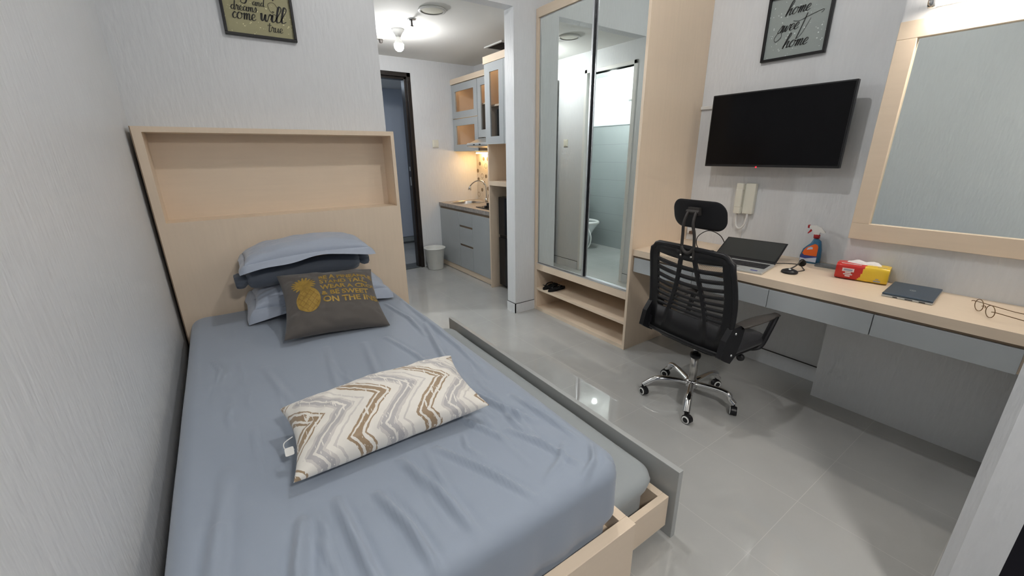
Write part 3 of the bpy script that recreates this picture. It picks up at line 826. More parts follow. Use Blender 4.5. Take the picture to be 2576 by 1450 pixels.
# ---------------------------------------------------------------- desk
dk = thing('desk', 'long beige wall-mounted desk with grey drawers under the television and mirror', 'desk', (XD, .13, 0))
ye = YN-.13-.001; dx = W-XD-.001; dxb = XB-XD-.001
mb = MB(); mb.prism([(0, 0), (dxb, 0), (dxb, YB-.13+.001), (dx, YB-.13+.001), (dx, ye), (0, ye)], .708, .75, 'xy')
build('desktop', mb, 'wood_h', dk, bevel=.0015)
mb = MB(); mb.prism([(.018, 0), (dxb, 0), (dxb, YB-.13+.001), (dx, YB-.13+.001), (dx, ye), (.018, ye)], .596, .7075, 'xy')
build('carcass', mb, 'wood_h', dk)
build('groove', B(.012, .0178, 0, ye, .696, .7075), 'groove', dk)
ys = [ye-.012, 1.43-.13, 1.0-.13, .571-.13, .015]
for a, b in zip(ys, ys[1:]): build('drawer', B(0, .0175, b+.0015, a-.0015, .598, .6945), 'cab_grey', dk, bevel=.001)

# ---------------------------------------------------------------- vanity mirror + light
vm = thing('wall_mirror', 'large wall mirror in a wide beige wooden frame above the desk', 'mirror', (XB, .14, .944))
f = MB(); yy1 = YB-.14-.004; zz1 = .966; fw = .071
f.box(-.03, -.001, 0, yy1, 0, .080); f.box(-.03, -.001, 0, yy1, zz1-.072, zz1); f.box(-.03, -.001, yy1-fw, yy1, .080, zz1-.072); f.box(-.03, -.001, 0, fw, .080, zz1-.072)
build('frame', f, 'wood_h', vm, bevel=.002)
build('glass', B(-.012, -.005, fw-.01, yy1-fw+.01, .075, zz1-.067), 'mirror', vm)
vl = thing('vanity_light', 'bright tube light mounted over the wall mirror, top right corner', 'light', (XB, .45, 1.955))
build('bracket', MB().box(-.03, -.001, -.03, .03, -.02, .02).box(-.05, -.028, -.30, .285, -.012, .012), 'chrome', vl, bevel=.002)
mb = MB(); mb.tube([(-.075, -.29, 0), (-.075, .27, 0)], .019, 16); build('tube', mb, 'tube_vanity', vl)
mb = MB()
for y in (-.29, .27): mb.lathe([(0, -.012), (.023, -.012), (.023, .012), (0, .012)], (-.075, y+math.copysign(.012, y), 0), 18, 'y'); mb.box(-.07, -.04, y+math.copysign(.012, y)-.006, y+math.copysign(.012, y)+.006, -.008, .008)
build('end_cap', mb, 'chrome', vl)

# ---------------------------------------------------------------- television
tv = thing('television', 'black flat television mounted on the wall above the desk', 'television', (W, 1.349, 1.283))
hw, H = .377, .430
build('housing', MB().box(-.128, -.098, -hw, hw, 0, H).box(-.098, -.078, -hw*.7, hw*.7, .04, H*.7), 'black', tv, bevel=.003)
build('screen', B(-.1292, -.1275, -hw+.008, hw-.008, .014, H-.008), 'screen', tv)
build('bracket', MB().box(-.078, -.001, -.05, .05, .12, .18).box(-.012, -.001, -.10, .10, .08, .24), 'black', tv)
build('power_light', MB().lathe([(0, -.1325), (.004, -.1325), (.005, -.128)], (0, 0.045, -.001), 10, 'x'), 'redled', tv)

# ---------------------------------------------------------------- intercom
ic = thing('intercom', 'cream wall intercom handset with coiled cord below the television', 'intercom', (W, 1.47, .985))
build('body', B(-.034, -.001, -.052, .012, 0, .193), 'cream', ic, bevel=.004)
build('handset', MB().box(-.058, -.030, .015, .058, 0, .045).box(-.058, -.030, .015, .058, .150, .193).box(-.060, -.042, .015, .058, .04, .155).box(-.03, -.001, .012, .055, .01, .183), 'cream', ic, bevel=.004)
mb = MB(); mb.tube(smooth_pts([(-.03, .045, 0), (-.03, .046, -.045), (-.03, .035, -.088), (-.03, .012, -.100), (-.03, -.012, -.075), (-.03, -.022, -.03), (-.03, -.024, 0)]), .0065, 8)
build('cord', mb, 'white', ic)
mb = MB(); mb.tube([(-.004, .008, -.235), (-.004, .008, -.10)], .0025, 6); build('cable', mb, 'white', ic)
sk = thing('wall_socket', 'small wall socket beside the wardrobe, half hidden behind the headrest', 'socket', (W, 1.915, .83))
build('plate', B(-.012, -.001, -.075, -.01, -.03, .03), 'white', sk, bevel=.002) if False else build('plate', B(-.010, -.001, -.115, -.045, -.035, .0), 'white', sk, bevel=.002)
build('adapter', B(-.05, -.0102, -.112, -.085, -.03, -.008), 'brown', sk, bevel=.003)

# ---------------------------------------------------------------- desk items
Z = .75
a = math.radians(9)
lp = thing('laptop', 'open silver laptop with dark screen, lid tilted far back, on the desk', 'laptop', (2.55, 1.065, Z+.0005), a)
LW, LD = .335, .232
build('base', B(0, LD, 0, LW, 0, .014), 'silver', lp, bevel=.004)
kb = MB()
for r in range(6):
    for c in range(15): kb.box(.088+r*.0185, .103+r*.0185, .02+c*.0198, .0375+c*.0198, .0142, .0158)
kb.box(.084, .202, .014, LW-.014, .0138, .0146)
build('keyboard', kb, 'kbd', lp)
build('touchpad', B(.018, .074, .13, .22, .0138, .0145), 'alu', lp)
build('palm_sticker', B(.012, .030, .028, .062, .0138, .0146), 'labelblue', lp)
th = math.radians(23)
Tl = Matrix.Translation((LD+.002, 0, .012)) @ Matrix.Rotation(-th, 4, 'Y')
build('lid', B(0, .222, 0, LW, -.004, .003, T=Tl), 'black', lp, bevel=.002)
build('screen', B(.022, .214, .008, LW-.008, .003, .0036, T=Tl), 'lcd_off', lp)
build('hinge', MB().tube([(LD+.001, .03, .013), (LD+.001, LW-.03, .013)], .005, 8), 'kbd', lp)

mc = thing('desk_microphone', 'small black gooseneck microphone on round base beside the open laptop', 'microphone', (2.715, 1.000, Z))
build('base', MB().lathe([(0, 0), (.036, 0), (.040, .006), (.036, .014), (.018, .022), (0, .024)], n=28), 'black', mc)
build('button', MB().lathe([(0, .0262), (.006, .0262), (.007, .021)], (-.012, -.004, 0), 12), 'silver', mc)
build('gooseneck', MB().tube(smooth_pts([(.012, .004, .02), (.05, -.006, .032), (.085, -.012, .052), (.105, -.014, .055)]), .0035, 8), 'armgrey', mc)
build('foam_head', MB().lathe([(0, -.004), (.010, 0), (.016, .012), (.017, .026), (.011, .036), (0, .039)], n=16, T=Matrix.Translation((.103, -.012, .056)) @ Matrix.Rotation(math.radians(145), 4, 'Y')), 'rubber_black', mc)
cbl = build('usb_cable', MB().tube(smooth_pts([(2.80, 1.16, Z+.003), (2.88, 1.12, Z+.003), (2.93, 1.06, Z+.003), (2.91, 1.02, Z+.003), (2.85, .985, Z+.003), (2.82, .97, Z+.003), (2.76, .985, Z+.003)]), .0022, 6), 'black')
tag(cbl, 'thin black cable curling on the desk by the microphone', 'cable')
cb2 = build('power_cable', MB().tube(smooth_pts([(2.88, 1.52, Z+.004), (2.80, 1.58, Z+.02), (2.80, 1.60, Z+.09), (2.85, 1.56, Z+.135), (2.93, 1.52, Z+.10), (2.98, 1.50, Z+.03), (2.99, 1.49, Z+.003)]), .0028, 6), 'black')
tag(cb2, 'black power cable arching up behind the chair headrest from the desk', 'cable')
wc = build('earphone_case', MB().prism(rrect(.085, .03, .012, 5), 0, .018, 'xy'), 'white', bevel=.006, loc=(2.70, 1.835, Z), rot=(0, 0, math.radians(20)))
tag(wc, 'small white plastic object on the desk corner next to the wardrobe', 'gadget')
ad = build('plastic_case', MB().prism(rrect(.085, .12, .01, 4), 0, .010, 'xy'), 'clearbox', bevel=.002, loc=(3.02, .925, Z), rot=(0, 0, math.radians(6)))
tag(ad, 'flat smoky see-through plastic case lying between the spray bottle and tissues', 'case')

sb = thing('spray_bottle', 'blue glass-cleaner spray bottle with orange label and white trigger head', 'spray bottle', (3.045, 1.03, Z), math.radians(8))
def lay(prof, halfx):
    """prof: list of (z, ymin, ymax)"""
    mb = MB(); n = 24
    def fn(a_, b_):
        i = b_*(len(prof)-1); j = min(int(i), len(prof)-2); t = i-j
        z = prof[j][0]*(1-t)+prof[j+1][0]*t; lo = prof[j][1]*(1-t)+prof[j+1][1]*t; hi = prof[j][2]*(1-t)+prof[j+1][2]*t
        hx = halfx*(min(1, (hi-lo)/.07)); c_ = math.cos(2*PI*a_); s_ = math.sin(2*PI*a_)
        k = lambda q: math.copysign(abs(q)**.55, q)
        return Vector((hx*k(s_), (lo+hi)/2+(hi-lo)/2*k(c_), z))
    mb.grid(fn, n, (len(prof)-1)*3, closed_u=True); return mb
body = [(0, -.042, .040), (.006, -.050, .050), (.04, -.050, .052), (.08, -.047, .042), (.10, -.043, .026), (.115, -.040, .012), (.130, -.036, .006), (.142, -.022, .002), (.148, -.018, .000)]
build('bottle_body', lay(body, .024), 'bottle', sb)
build('label_orange', MB().prism([(-.032, .046), (.028, .046), (.038, .056), (.034, .075), (.022, .092), (.002, .106), (-.014, .116), (-.026, .112), (-.032, .10)], -.0262, -.0252, 'yz'), 'orange', sb)
build('label_logo', MB().prism([(-.008, .085), (.020, .078), (.016, .090), (.004, .098), (-.006, .096)], -.0268, -.0263, 'yz'), 'labelpale', sb)
build('label_blue', MB().prism([(-.034, .028), (.044, .028), (.045, .048), (.03, .052), (.0, .044), (-.034, .046)], -.0260, -.0250, 'yz'), 'labelblue', sb)
build('label_pale', MB().prism([(-.034, .010), (.045, .012), (.046, .030), (.02, .026), (-.034, .040)], -.0266, -.0261, 'yz'), 'labelpale', sb)
build('collar', MB().lathe([(0, .146), (.015, .146), (.016, .165), (.011, .168), (0, .168)], (0, -.009, 0), 18), 'redplastic', sb)
hd = MB(); hd.prism([(-.018, .164), (.006, .168), (.014, .186), (.024, .198), (.032, .204), (.032, .216), (.004, .218), (-.024, .208), (-.046, .182), (-.038, .178), (-.022, .182)], -.011, .011, 'yz')
build('trigger_head', hd, 'white', sb, bevel=.003)
build('trigger', MB().prism([(.014, .196), (.022, .200), (.030, .186), (.038, .170), (.034, .168), (.022, .180)], -.006, .006, 'yz'), 'redplastic', sb, bevel=.0015)
build('nozzle', MB().box(-.008, .008, .032, .042, .200, .218), 'redplastic', sb, bevel=.002)

tp = thing('tissue_pack', 'red and yellow plastic tissue pack with white tissue on top, on the desk', 'tissue pack', (2.862, .733, Z), math.radians(9))
tw, td, thh = .102, .205, .083
mb = MB(); mb.mats = ['red', 'yellow']
def tis(a_, b_):
    sx = math.copysign(abs(math.sin(2*PI*a_))**.45, math.sin(2*PI*a_)); sz = math.copysign(abs(math.cos(2*PI*a_))**.45, math.cos(2*PI*a_))
    y = -td/2+td*b_; e = 1-.05*max(0, abs(2*b_-1)-.85)/.15
    wv = 1+.01*math.sin(b_*17)
    return Vector((tw/2*sx*e*wv, y, thh/2+thh/2*sz*e))
nb = 40; na = 36
mb.grid(tis, na, nb, closed_u=True)
for idx in range(len(mb.f)):
    j = idx//na; i = idx % na
    zc = math.cos(2*PI*(i+.5)/na)
    yb = .50+.10*(zc if zc > 0 else zc*.9)+.03*math.cos(zc*2)
    mb.mi[idx] = 0 if (j+.5)/nb > 1-yb+.02 else 1
for b_ in (0, 1):
    ring = [tis(k/na, b_) for k in range(na)]; mb.cur = 0 if b_ else 1; mb.add(ring, [tuple(range(na))], False)
build('wrapper', mb, None, tp)
mb = MB(); mb.use('pinkwhite').box(-tw/2-.0012, -tw/2+.001, .028, .075, .043, .060)
mb.use('printgrey').box(-tw/2-.0018, -tw/2, .034, .069, .047, .056)
mb.use('pinkwhite').box(-tw/2-.0012, -tw/2+.001, .038, .062, .035, .041); mb.box(-tw/2-.0012, -tw/2+.001, .032, .068, .027, .032); mb.box(-tw/2-.0012, -tw/2+.001, .040, .060, .018, .024)
mb.use('printgrey').box(-tw/2-.0012, -tw/2+.001, -.078, -.052, .012, .018); mb.use('printgrey').box(-tw/2-.0012, -tw/2+.001, -.070, -.058, .024, .027)
mb.use('pinkwhite').box(-tw/2+.012, -tw/2+.020, .005, .085, .0790, .0815)
mb.use('printgrey').box(-tw/2+.016, -tw/2+.022, -.09, -.055, .0795, .082)
build('print', mb, None, tp)
mb = MB()
def tiss(a_, b_):
    x = -.022+.044*b_; y = -.07+.14*a_
    z = thh-.004+.020*math.sin(PI*b_)*(.6+.5*abs(math.sin(a_*7)))*(math.sin(PI*a_)**.4)+.004*fbm(a_*8, b_*5, 2)
    return Vector((x+.006*math.sin(a_*9), y, z))
mb.grid(tiss, 30, 10); build('tissue', mb, 'tissue', tp, recalc=False)

nb2 = thing('closed_laptop', 'closed small slate-blue laptop lying flat on the desk beside the tissue pack', 'laptop', (2.768, .517, Z), math.radians(4))
build('base', B(-.128, .128, -.083, .083, 0, .010), 'silver', nb2, bevel=.003)
build('lid', B(-.128, .128, -.083, .083, .0105, .018), 'bluelid', nb2, bevel=.003)
build('side_ports', MB().box(-.1285, -.127, .03, .045, .003, .007).box(-.1285, -.127, -.02, .005, .003, .007).box(-.1285, -.127, -.06, -.04, .003, .007), 'black', nb2)
mb = MB(); mb.lathe([(.009, .0180), (.009, .0186), (.0105, .0186), (.0105, .0180)], n=24)
mb.box(-.004, .004, .0005, .002, .018, .0186); mb.box(-.004, .001, -.003, -.0015, .018, .0186)
build('emblem', mb, 'silver', nb2)

gs = thing('eyeglasses', 'thin brown-framed eyeglasses lying on the desk near its right end', 'eyeglasses', (2.665, .285, Z), math.radians(30))
mb = MB(); ringc = []
for s in (-1, 1):
    pts = [(.0+.006*math.cos(2*PI*k/24), s*.0 + 0, 0) for k in range(1)]
    cy = 0
    ring = []
    for k in range(25):
        an = 2*PI*k/24
        ring.append((s*.033+.024*math.cos(an), .0, .024+.020*math.sin(an)))
    mb.tube(ring, .0013, 6)
mb.tube(smooth_pts([(-.010, .004, .028), (0, .0, .032), (.010, .004, .028)]), .0013, 6)
gs.scale = (1.18, 1.15, 1.15)
rims = build('rims', mb, 'tortoise', gs)
mb = MB()
for s in (-1, 1): mb.tube(smooth_pts([(s*.058, .010, .030), (s*.062, .0, .030), (s*.062, -.05, .018), (s*.060, -.10, .006), (s*.056, -.13, .002)]), .0014, 6)
build('temple', mb, 'tortoise', gs)
mb = MB()
for s in (-1, 1):
    mb.add([(s*.033+.023*math.cos(2*PI*k/24), .0, .024+.019*math.sin(2*PI*k/24)) for k in range(24)], [tuple(range(24))], False)
build('lens', mb, 'lens', gs, recalc=False)

# ---------------------------------------------------------------- office chair
chr_ = thing('office_chair', 'black mesh-back office chair with headrest and chrome five-star base, at the desk', 'chair', (2.335, 1.242, 0), math.radians(-5))
# base
hub = MB(); hub.lathe([(0, .072), (.032, .072), (.034, .085), (.034, .112), (.026, .12), (0, .12)], n=24); build('hub', hub, 'chrome', chr_)
for k in range(5):
    an = math.radians(64+5+72*k+(0 if k else 4))
    ca, sa = math.cos(an), math.sin(an); R = .268 if k in (1, 2) else .238
    P3 = lambda r, z: (r*ca, r*sa, z)
    leg = build('leg', MB().tube(smooth_pts([P3(.025, .098), P3(.10, .108), P3(.165, .112), P3(.205, .104), P3(.24*R/.268, .082), P3(R, .060)], 5), [.0145]*26, 12, sx=1.25), 'chrome', chr_)
    T = Matrix.Translation((R*ca, R*sa, 0)) @ Matrix.Rotation(an+math.radians((35, 120, 60, -70, 160)[k]), 4, 'Z')
    cs = MB()
    for s in (-1, 1): cs.lathe([(0, s*.006), (.024, s*.006), (.024, s*.016), (.017, s*.018), (0, s*.018)], (0.010, 0, .024), 24, 'y', T=T)
    arc = [(.010+.027*math.cos(math.radians(t)), .024+.027*math.sin(math.radians(t))) for t in range(-10, 191, 20)]+[(.010-.018, .024), (.010+.018, .024)]
    cs.prism(arc, -.012, .012, 'xz', T=T); cs.tube([T @ Vector((-.004, 0, .045)), T @ Vector((-.004, 0, .062))], .006, 8)
    cst = build('castor', cs, 'black', leg)
    rg = MB()
    for s in (-1, 1): rg.lathe([(.0145, s*.0188), (.0205, s*.0188), (.0215, s*.0165)], (0.010, 0, .024), 24, 'y', T=T)
    build('white_ring', rg, 'white_rub', cst)
gas = build('gas_cylinder', MB().lathe([(0, .11), (.0215, .11), (.022, .275), (.0, .275)], n=24), 'steel', chr_)
build('collar', MB().lathe([(.012, .262), (.028, .262), (.030, .272), (.028, .284), (.012, .286)], n=24), 'black', gas)
build('piston', MB().lathe([(0, .27), (.014, .27), (.014, .385), (0, .385)], n=20), 'chrome', gas)
build('tilt_mechanism', MB().box(-.10, .10, -.06, .06, .372, .398).box(.02, .06, -.19, -.05, .378, .388).box(-.12, -.06, -.02, .02, .365, .39), 'black', chr_, bevel=.006)
lv = MB(); lv.tube(smooth_pts([(.045, -.15, .38), (.045, -.20, .378), (.035, -.225, .368)]), .006, 8); lv.lathe([(0, -.012), (.016, -.012), (.020, 0), (.016, .012), (0, .012)], (.03, -.235, .356), 16, 'x')
build('lever', lv, 'black', chr_)
# seat: rounded cushion over shell
def seatf(z0, z1, w, d, r, cx=.03):
    mb = MB(); ol = rrect(d, w, r, 8, cx, 0); n = len(ol)
    def fn(a_, b_):
        k = int(round(a_*n)) % n; x, y = ol[k]; t = b_*PI
        s_ = math.sin(t)**.35 if 0 < t < PI else 0
        zz = (z0+z1)/2-(z1-z0)/2*math.cos(t)
        fall = -.025*max(0, (x-cx)/(d/2))**3
        return Vector((cx+(x-cx)*(.0 if s_ < .01 else .12+.88*s_), y*(.0 if s_ < .01 else .12+.88*s_), zz+fall*(b_)))
    mb.grid(fn, n, 16, closed_u=True); return mb
build('seat_cushion', seatf(.398, .470, .47, .45, .11), 'black_fabric', chr_)
build('seat_shell', seatf(.392, .425, .455, .43, .11), 'black', chr_)
# back
zb0, zb1 = .435, .925
def backx(z, y):
    t = (z-zb0)/(zb1-zb0)
    return -.205-.028*t+.030*math.sin(PI*min(1, t*1.15))*.8+.30*y*y*(1-.3*t)
def halfw(z):
    t = (z-zb0)/(zb1-zb0); return .228+.018*math.sin(PI*t)-.004*t
U = [-1, -.80, None, None, None, None, .80, 1]
rows = []; z = .886; hs = [.029, .027, .025, .023, .021, .019, .017, .015, .012]
vz = [(zb1, 0)]
for h_ in hs:
    vz.append((z, 1)); vz.append((z-h_, 0)); z -= h_+.0155
vz.append((zb0, 0)); 
cols = []
def ucoord(i, z):
    t = (zb1-z)/(zb1-zb0); ri = .10+.44*t; ro = ri+.085
    U_ = [-1, -.80, -ro, -ri, ri, ro, .80, 1]; return U_[i]
sub = 6; grid_u = 7*sub
rowpts = []
for k, (zz, _) in enumerate(vz): rowpts.append(zz)
mb = MB(); idx = {}
def bp(i, zz, off=0.0):
    seg = min(i//sub, 6); t = (i-seg*sub)/sub
    u = ucoord(seg, zz)*(1-t)+ucoord(seg+1, zz)*t
    tt = (zb1-zz)/(zb1-zb0)
    sag = -.030*(1-u*u)*math.sin(PI*min(1, tt*1.3+.12))*(1 if zb0 < zz < zb1 else 0)+(.006*(1-u*u) if zz >= zb1 else 0)
    y = -u*halfw(zz); z_ = zz+sag
    if zz == zb1: z_ -= .03*max(0, abs(u)-.80)**2/.04
    return Vector((backx(z_, y)+off, y, z_))
vs = []; 
for zz in rowpts:
    for i in range(grid_u+1): vs.append(bp(i, zz))
fs = []; wdt = grid_u+1
for j in range(len(rowpts)-1):
    slot = vz[j][1] == 1
    for i in range(grid_u):
        seg = i//sub
        if slot and seg in (1, 3, 5): continue
        fs.append((j*wdt+i, j*wdt+i+1, (j+1)*wdt+i+1, (j+1)*wdt+i))
mb.add(vs, fs, True)
bk = build('backrest', mb, 'black', chr_, solid=.012)
rim = [bp(0, zb0+(zb1-zb0)*k/16) for k in range(17)]
top = [bp(int(grid_u*k/14), zb1) for k in range(1, 14)]
rt = [bp(grid_u, zb1-(zb1-zb0)*k/16) for k in range(17)]
bot = [bp(int(grid_u*(1-k/10)), zb0) for k in range(1, 10)]
loop = rim[:-1]+[rim[-1]*.6+top[0]*.4+Vector((0, 0, -.004))]+top+[rt[0]*.6+top[-1]*.4+Vector((0, 0, -.004))]+rt[1:]+bot+[rim[0]]
build('frame_rim', MB().tube(loop, .0125, 8, sx=1.0), 'black', bk)
mb = MB(); mb.grid(lambda a_, b_: bp(int(round(a_*grid_u)), zb0+(zb1-zb0)*b_, .012), grid_u, 20)
build('mesh_fabric', mb, 'net', bk, recalc=False)
# lumbar / lower fabric panel
mb = MB(); mb.grid(lambda a_, b_: bp(int(round((.1+.8*a_)*grid_u)), .45+.08*b_, .016), 30, 6); build('lower_pad', mb, 'black_fabric', bk, recalc=False)
# headrest
def hrx(y, z): return -.205+.55*y*y-.25*(z-1.085)
mb = MB(); ol = rrect(.288, .138, .055, 8, -.006, 1.09); n = len(ol)
def hr(a_, b_):
    k = int(round(a_*n)) % n; y, zc = ol[k]; t = b_*PI; s_ = .0+math.sin(t)**.4 if 0 < t < PI else 0
    yy = y*s_; z_ = 1.085+(zc-1.085)*s_
    return Vector((hrx(yy, z_)-.016*math.cos(t)*(1 if b_ > .5 else .35), yy, z_))
mb.grid(hr, n, 16, closed_u=True)
head = build('headrest', mb, 'black', chr_)
mb = MB()
for s in (-1, 1): mb.tube(smooth_pts([(-.236, s*.034, .88), (-.243, s*.034, .95), (-.248, s*.032, 1.00), (-.258, s*.026, 1.05), (-.245, s*.022, 1.095), (-.228, s*.022, 1.105)]), .0085, 8, sx=.7)
mb.tube([(-.236, -.034, 1.105), (-.236, .034, 1.105)], .009, 8); mb.tube(smooth_pts([(-.243, -.034, .935), (-.243, -.018, .915), (-.243, 0, .908), (-.243, .018, .915), (-.243, .034, .935)]), .009, 8)
mb.box(-.235, -.208, -.03, .03, 1.09, 1.125)
build('headrest_stem', mb, 'armgrey', head, bevel=0)
mb = MB()
for s in (-1, 1): mb.lathe([(0, -.253), (.004, -.253), (.005, -.246)], (0, s*.03, .893), 8, 'x')
build('screw', mb, 'steel', bk)
# arms
for s in (-1, 1):
    yA = s*.240
    arm = MB()
    arm.prism([(-.245, .445), (-.205, .42), (-.165, .40), (-.13, .43), (-.10, .50), (-.085, .572), (-.125, .590), (-.185, .584), (-.225, .53)], yA-.014, yA+.014, 'xz')
    ar = build('armrest', arm, 'black', chr_, bevel=.006)
    pd = MB(); pp = [(-.12, .0), (-.04, .0), (.06, .0), (.14, .0), (.185, .0)]
    pd.grid(lambda a_, b_, yA=yA: Vector((-.115+.32*b_, yA+.036*math.cos(2*PI*a_)*(.55+.45*math.sin(PI*min(1, b_*1.1+.05))**.5), .579+.009*math.sin(2*PI*a_)-.014*(b_-.4)**2)), 16, 14, closed_u=True)
    pd.add([Vector((.205, yA+.020*math.cos(2*PI*k/16), .574+.009*math.sin(2*PI*k/16))) for k in range(16)], [tuple(range(16))])
    build('arm_pad', pd, 'armgrey', ar)
    st = MB(); st.tube(smooth_pts([(.200, yA, .576), (.195, yA, .555), (.165, yA-s*.004, .49), (.135, yA-s*.012, .42), (.11, yA-s*.03, .398), (.06, yA-s*.07, .395)]), .0105, 8, sx=1.6)
    build('strut', st, 'black', ar)
    sc = MB()
    for (x, z_) in ((-.155, .555), (-.165, .445)): sc.lathe([(0, s*.018), (.0055, s*.0175), (.006, s*.013)], (x, yA, z_), 12, 'y')
    build('screw', sc, 'alu', ar)
    build('back_bolt_bracket', B(-.20, -.15, yA-.03 if s > 0 else yA, yA if s > 0 else yA+.03, .46, .50), 'black', ar)

for ch in chr_.children:
    if ch.name.split('.')[0] in ('backrest', 'headrest', 'armrest', 'seat_cushion', 'seat_shell'): ch.location.y = -.042

# ---------------------------------------------------------------- kitchen
XK = 2.544; YK = 3.745
kc = thing('kitchen_base_cabinet', 'grey kitchen base cabinet with slot-handle drawers under the stone worktop', 'cabinet', (XK, YK, 0))
kd = W-XK-.002; kl = YE-YK-.002
build('carcass', MB().box(.018, .034, 0, kl, .0, .60).box(kd-.01, kd, 0, kl, 0, .762).box(.034, kd-.01, 0, .016, 0, .762).box(.034, kd-.01, kl-.016, kl, 0, .762).box(.034, kd-.01, .016, kl-.016, .07, .086), 'wood_h', kc)
build('plinth', B(.006, .018, 0, kl, .006, .068), 'wood_h', kc)
def yk(y): return y-YK
build('door', B(0, .0178, yk(4.456), kl-.004, .072, .735), 'cab_grey', kc, bevel=.001)
build('door', B(0, .0178, .003, yk(4.142), .072, .735), 'cab_grey', kc, bevel=.001)
for (z0, z1) in ((.585, .735), (.362, .560), (.072, .337)): build('drawer', B(0, .0178, yk(4.146), yk(4.453), z0, z1), 'cab_grey', kc, bevel=.001)
build('handle_slot', MB().box(.010, .0179, yk(4.146), yk(4.453), .5605, .5845).box(.010, .0179, yk(4.146), yk(4.453), .3375, .3615), 'groove', kc)
build('groove', B(.008, .018, .003, kl-.004, .736, .762), 'groove', kc)
mb = MB(); X0, X1, Y0, Y1 = XK-.004, W-.010, YK+.001, YE-.001; cx_, cy_ = 2.80, 4.70; angs = sorted([2*PI*k/48 for k in range(48)]+[math.atan2(y-cy_, x-cx_) % (2*PI) for x in (X0, X1) for y in (Y0, Y1)])
def edge_(a_):
    c_, s_ = math.cos(a_), math.sin(a_); t_ = min([((X1 if c_ > 0 else X0)-cx_)/c_ if abs(c_) > 1e-9 else 9, ((Y1 if s_ > 0 else Y0)-cy_)/s_ if abs(s_) > 1e-9 else 9]); return (cx_+c_*t_, cy_+s_*t_)
n_ = len(angs); ot = [edge_(a_) for a_ in angs]; inn = [(cx_+.186*math.cos(a_), cy_+.186*math.sin(a_)) for a_ in angs]
vs = [(x, y, z_) for z_ in (.763, .805) for ring_ in (ot, inn) for x, y in ring_]
mb.add(vs, [(k, (k+1) % n_, n_+(k+1) % n_, n_+k) for k in range(n_)]+[(2*n_+k, 2*n_+(k+1) % n_, 3*n_+(k+1) % n_, 3*n_+k) for k in range(n_)]+[(k, (k+1) % n_, 2*n_+(k+1) % n_, 2*n_+k) for k in range(n_)]+[(n_+k, n_+(k+1) % n_, 3*n_+(k+1) % n_, 3*n_+k) for k in range(n_)], False)
wt = build('worktop', mb, 'counter')
tag(wt, 'grey stone kitchen worktop holding sink and hob', 'worktop')
# sink
sk_ = thing('sink', 'round stainless steel sink set in the kitchen worktop', 'sink', (2.80, 4.70, .805))
mb = MB(); mb.lathe([(.205, .0008), (.206, .004), (.198, .005), (.184, .003), (.180, -.004)], n=40)
build('rim', mb, 'steel', sk_)
build('bowl', MB().lathe([(.180, -.004), (.172, -.05), (.165, -.12), (.14, -.145), (.03, -.15), (0, -.15)], n=40), 'steel', sk_)
fa = thing('faucet', 'chrome gooseneck kitchen faucet curving over the sink', 'faucet', (3.005, 4.575, .806))
build('pipe', MB().tube(smooth_pts([(0, 0, 0), (0, 0, .12), (-.002, .01, .20), (-.02, .05, .245), (-.055, .11, .255), (-.09, .17, .225), (-.115, .21, .18)]), .0085, 10), 'chrome', fa)
build('spray_head', MB().lathe([(0, 0), (.010, .004), (.021, .035), (.024, .05), (0, .052)], n=16, T=Matrix.Translation((-.110, .205, .188)) @ Matrix.Rotation(math.radians(205), 4, 'X')), 'chrome', fa)
build('tap_body', MB().lathe([(0, 0), (.02, 0), (.02, .045), (0, .05)], n=16).tube([(0, -.01, .04), (-.01, -.05, .06), (-.012, -.07, .10)], .007, 8), 'chrome', fa)
# hob
hb_ = thing('gas_hob', 'black gas hob with pan supports on the worktop next to the fridge tower', 'hob', (2.80, 3.98, .805))
build('glass_plate', B(-.18, .20, -.21, .20, .0005, .010), 'black_gloss', hb_, bevel=.003)
mb = MB()
for cy in (-.10, .10):
    for k in range(4):
        an = PI/4+k*PI/2; mb.box(-.004, .004, .025, .085, .010, .045, T=Matrix.Translation((.0, cy, 0)) @ Matrix.Rotation(an, 4, 'Z'))
build('pan_support', mb, 'black', hb_)
build('burner', MB().lathe([(0, .03), (.035, .028), (.04, .012), (.045, .010)], (0, -.10, 0), 20).lathe([(0, .03), (.035, .028), (.04, .012), (.045, .010)], (0, .10, 0), 20), 'steel', hb_)
build('knob', MB().lathe([(0, .032), (.016, .030), (.018, .010)], (-.14, .05, 0), 16).lathe([(0, .032), (.016, .030), (.018, .010)], (-.14, -.08, 0), 16), 'black', hb_)
# backsplash with hexagon print
mb = MB(); mb.use('splash').box(0, .008, .005, YE-YK-.004, .001, .60)
hexs = [(4.784, 1.318, 1), (4.688, 1.318, 1), (4.881, 1.259, 1), (4.736, 1.232, 0), (4.938, 1.169, 1), (4.831, 1.107, 0), (4.738, 1.106, 1), (4.787, 1.02, 1), (4.693, .955, 1), (4.925, 1.064, 1), (4.928, .87, 0), (4.843, .932, 1),
        (4.60, 1.25, 1), (4.56, 1.10, 0), (4.50, 1.30, 1), (4.45, 1.0, 1), (4.35, 1.18, 0), (4.25, 1.05, 1), (4.15, 1.28, 1), (4.0, 1.1, 0), (3.9, 1.25, 1)]
mb.use('hex_dark')
for y, z, fill in hexs:
    y -= YK; z -= .805; r = .026 if fill else .034
    p6 = [(y+r*math.cos(PI/3*k+PI/6), z+r*math.sin(PI/3*k+PI/6)) for k in range(6)]
    if fill: mb.prism(p6, -.0008, .0, 'yz')
    else:
        r2 = r*.82; q6 = [(y+r2*math.cos(PI/3*k+PI/6), z+r2*math.sin(PI/3*k+PI/6)) for k in range(6)]
        for k in range(6): mb.prism([p6[k], p6[(k+1) % 6], q6[(k+1) % 6], q6[k]], -.0008, .0, 'yz')
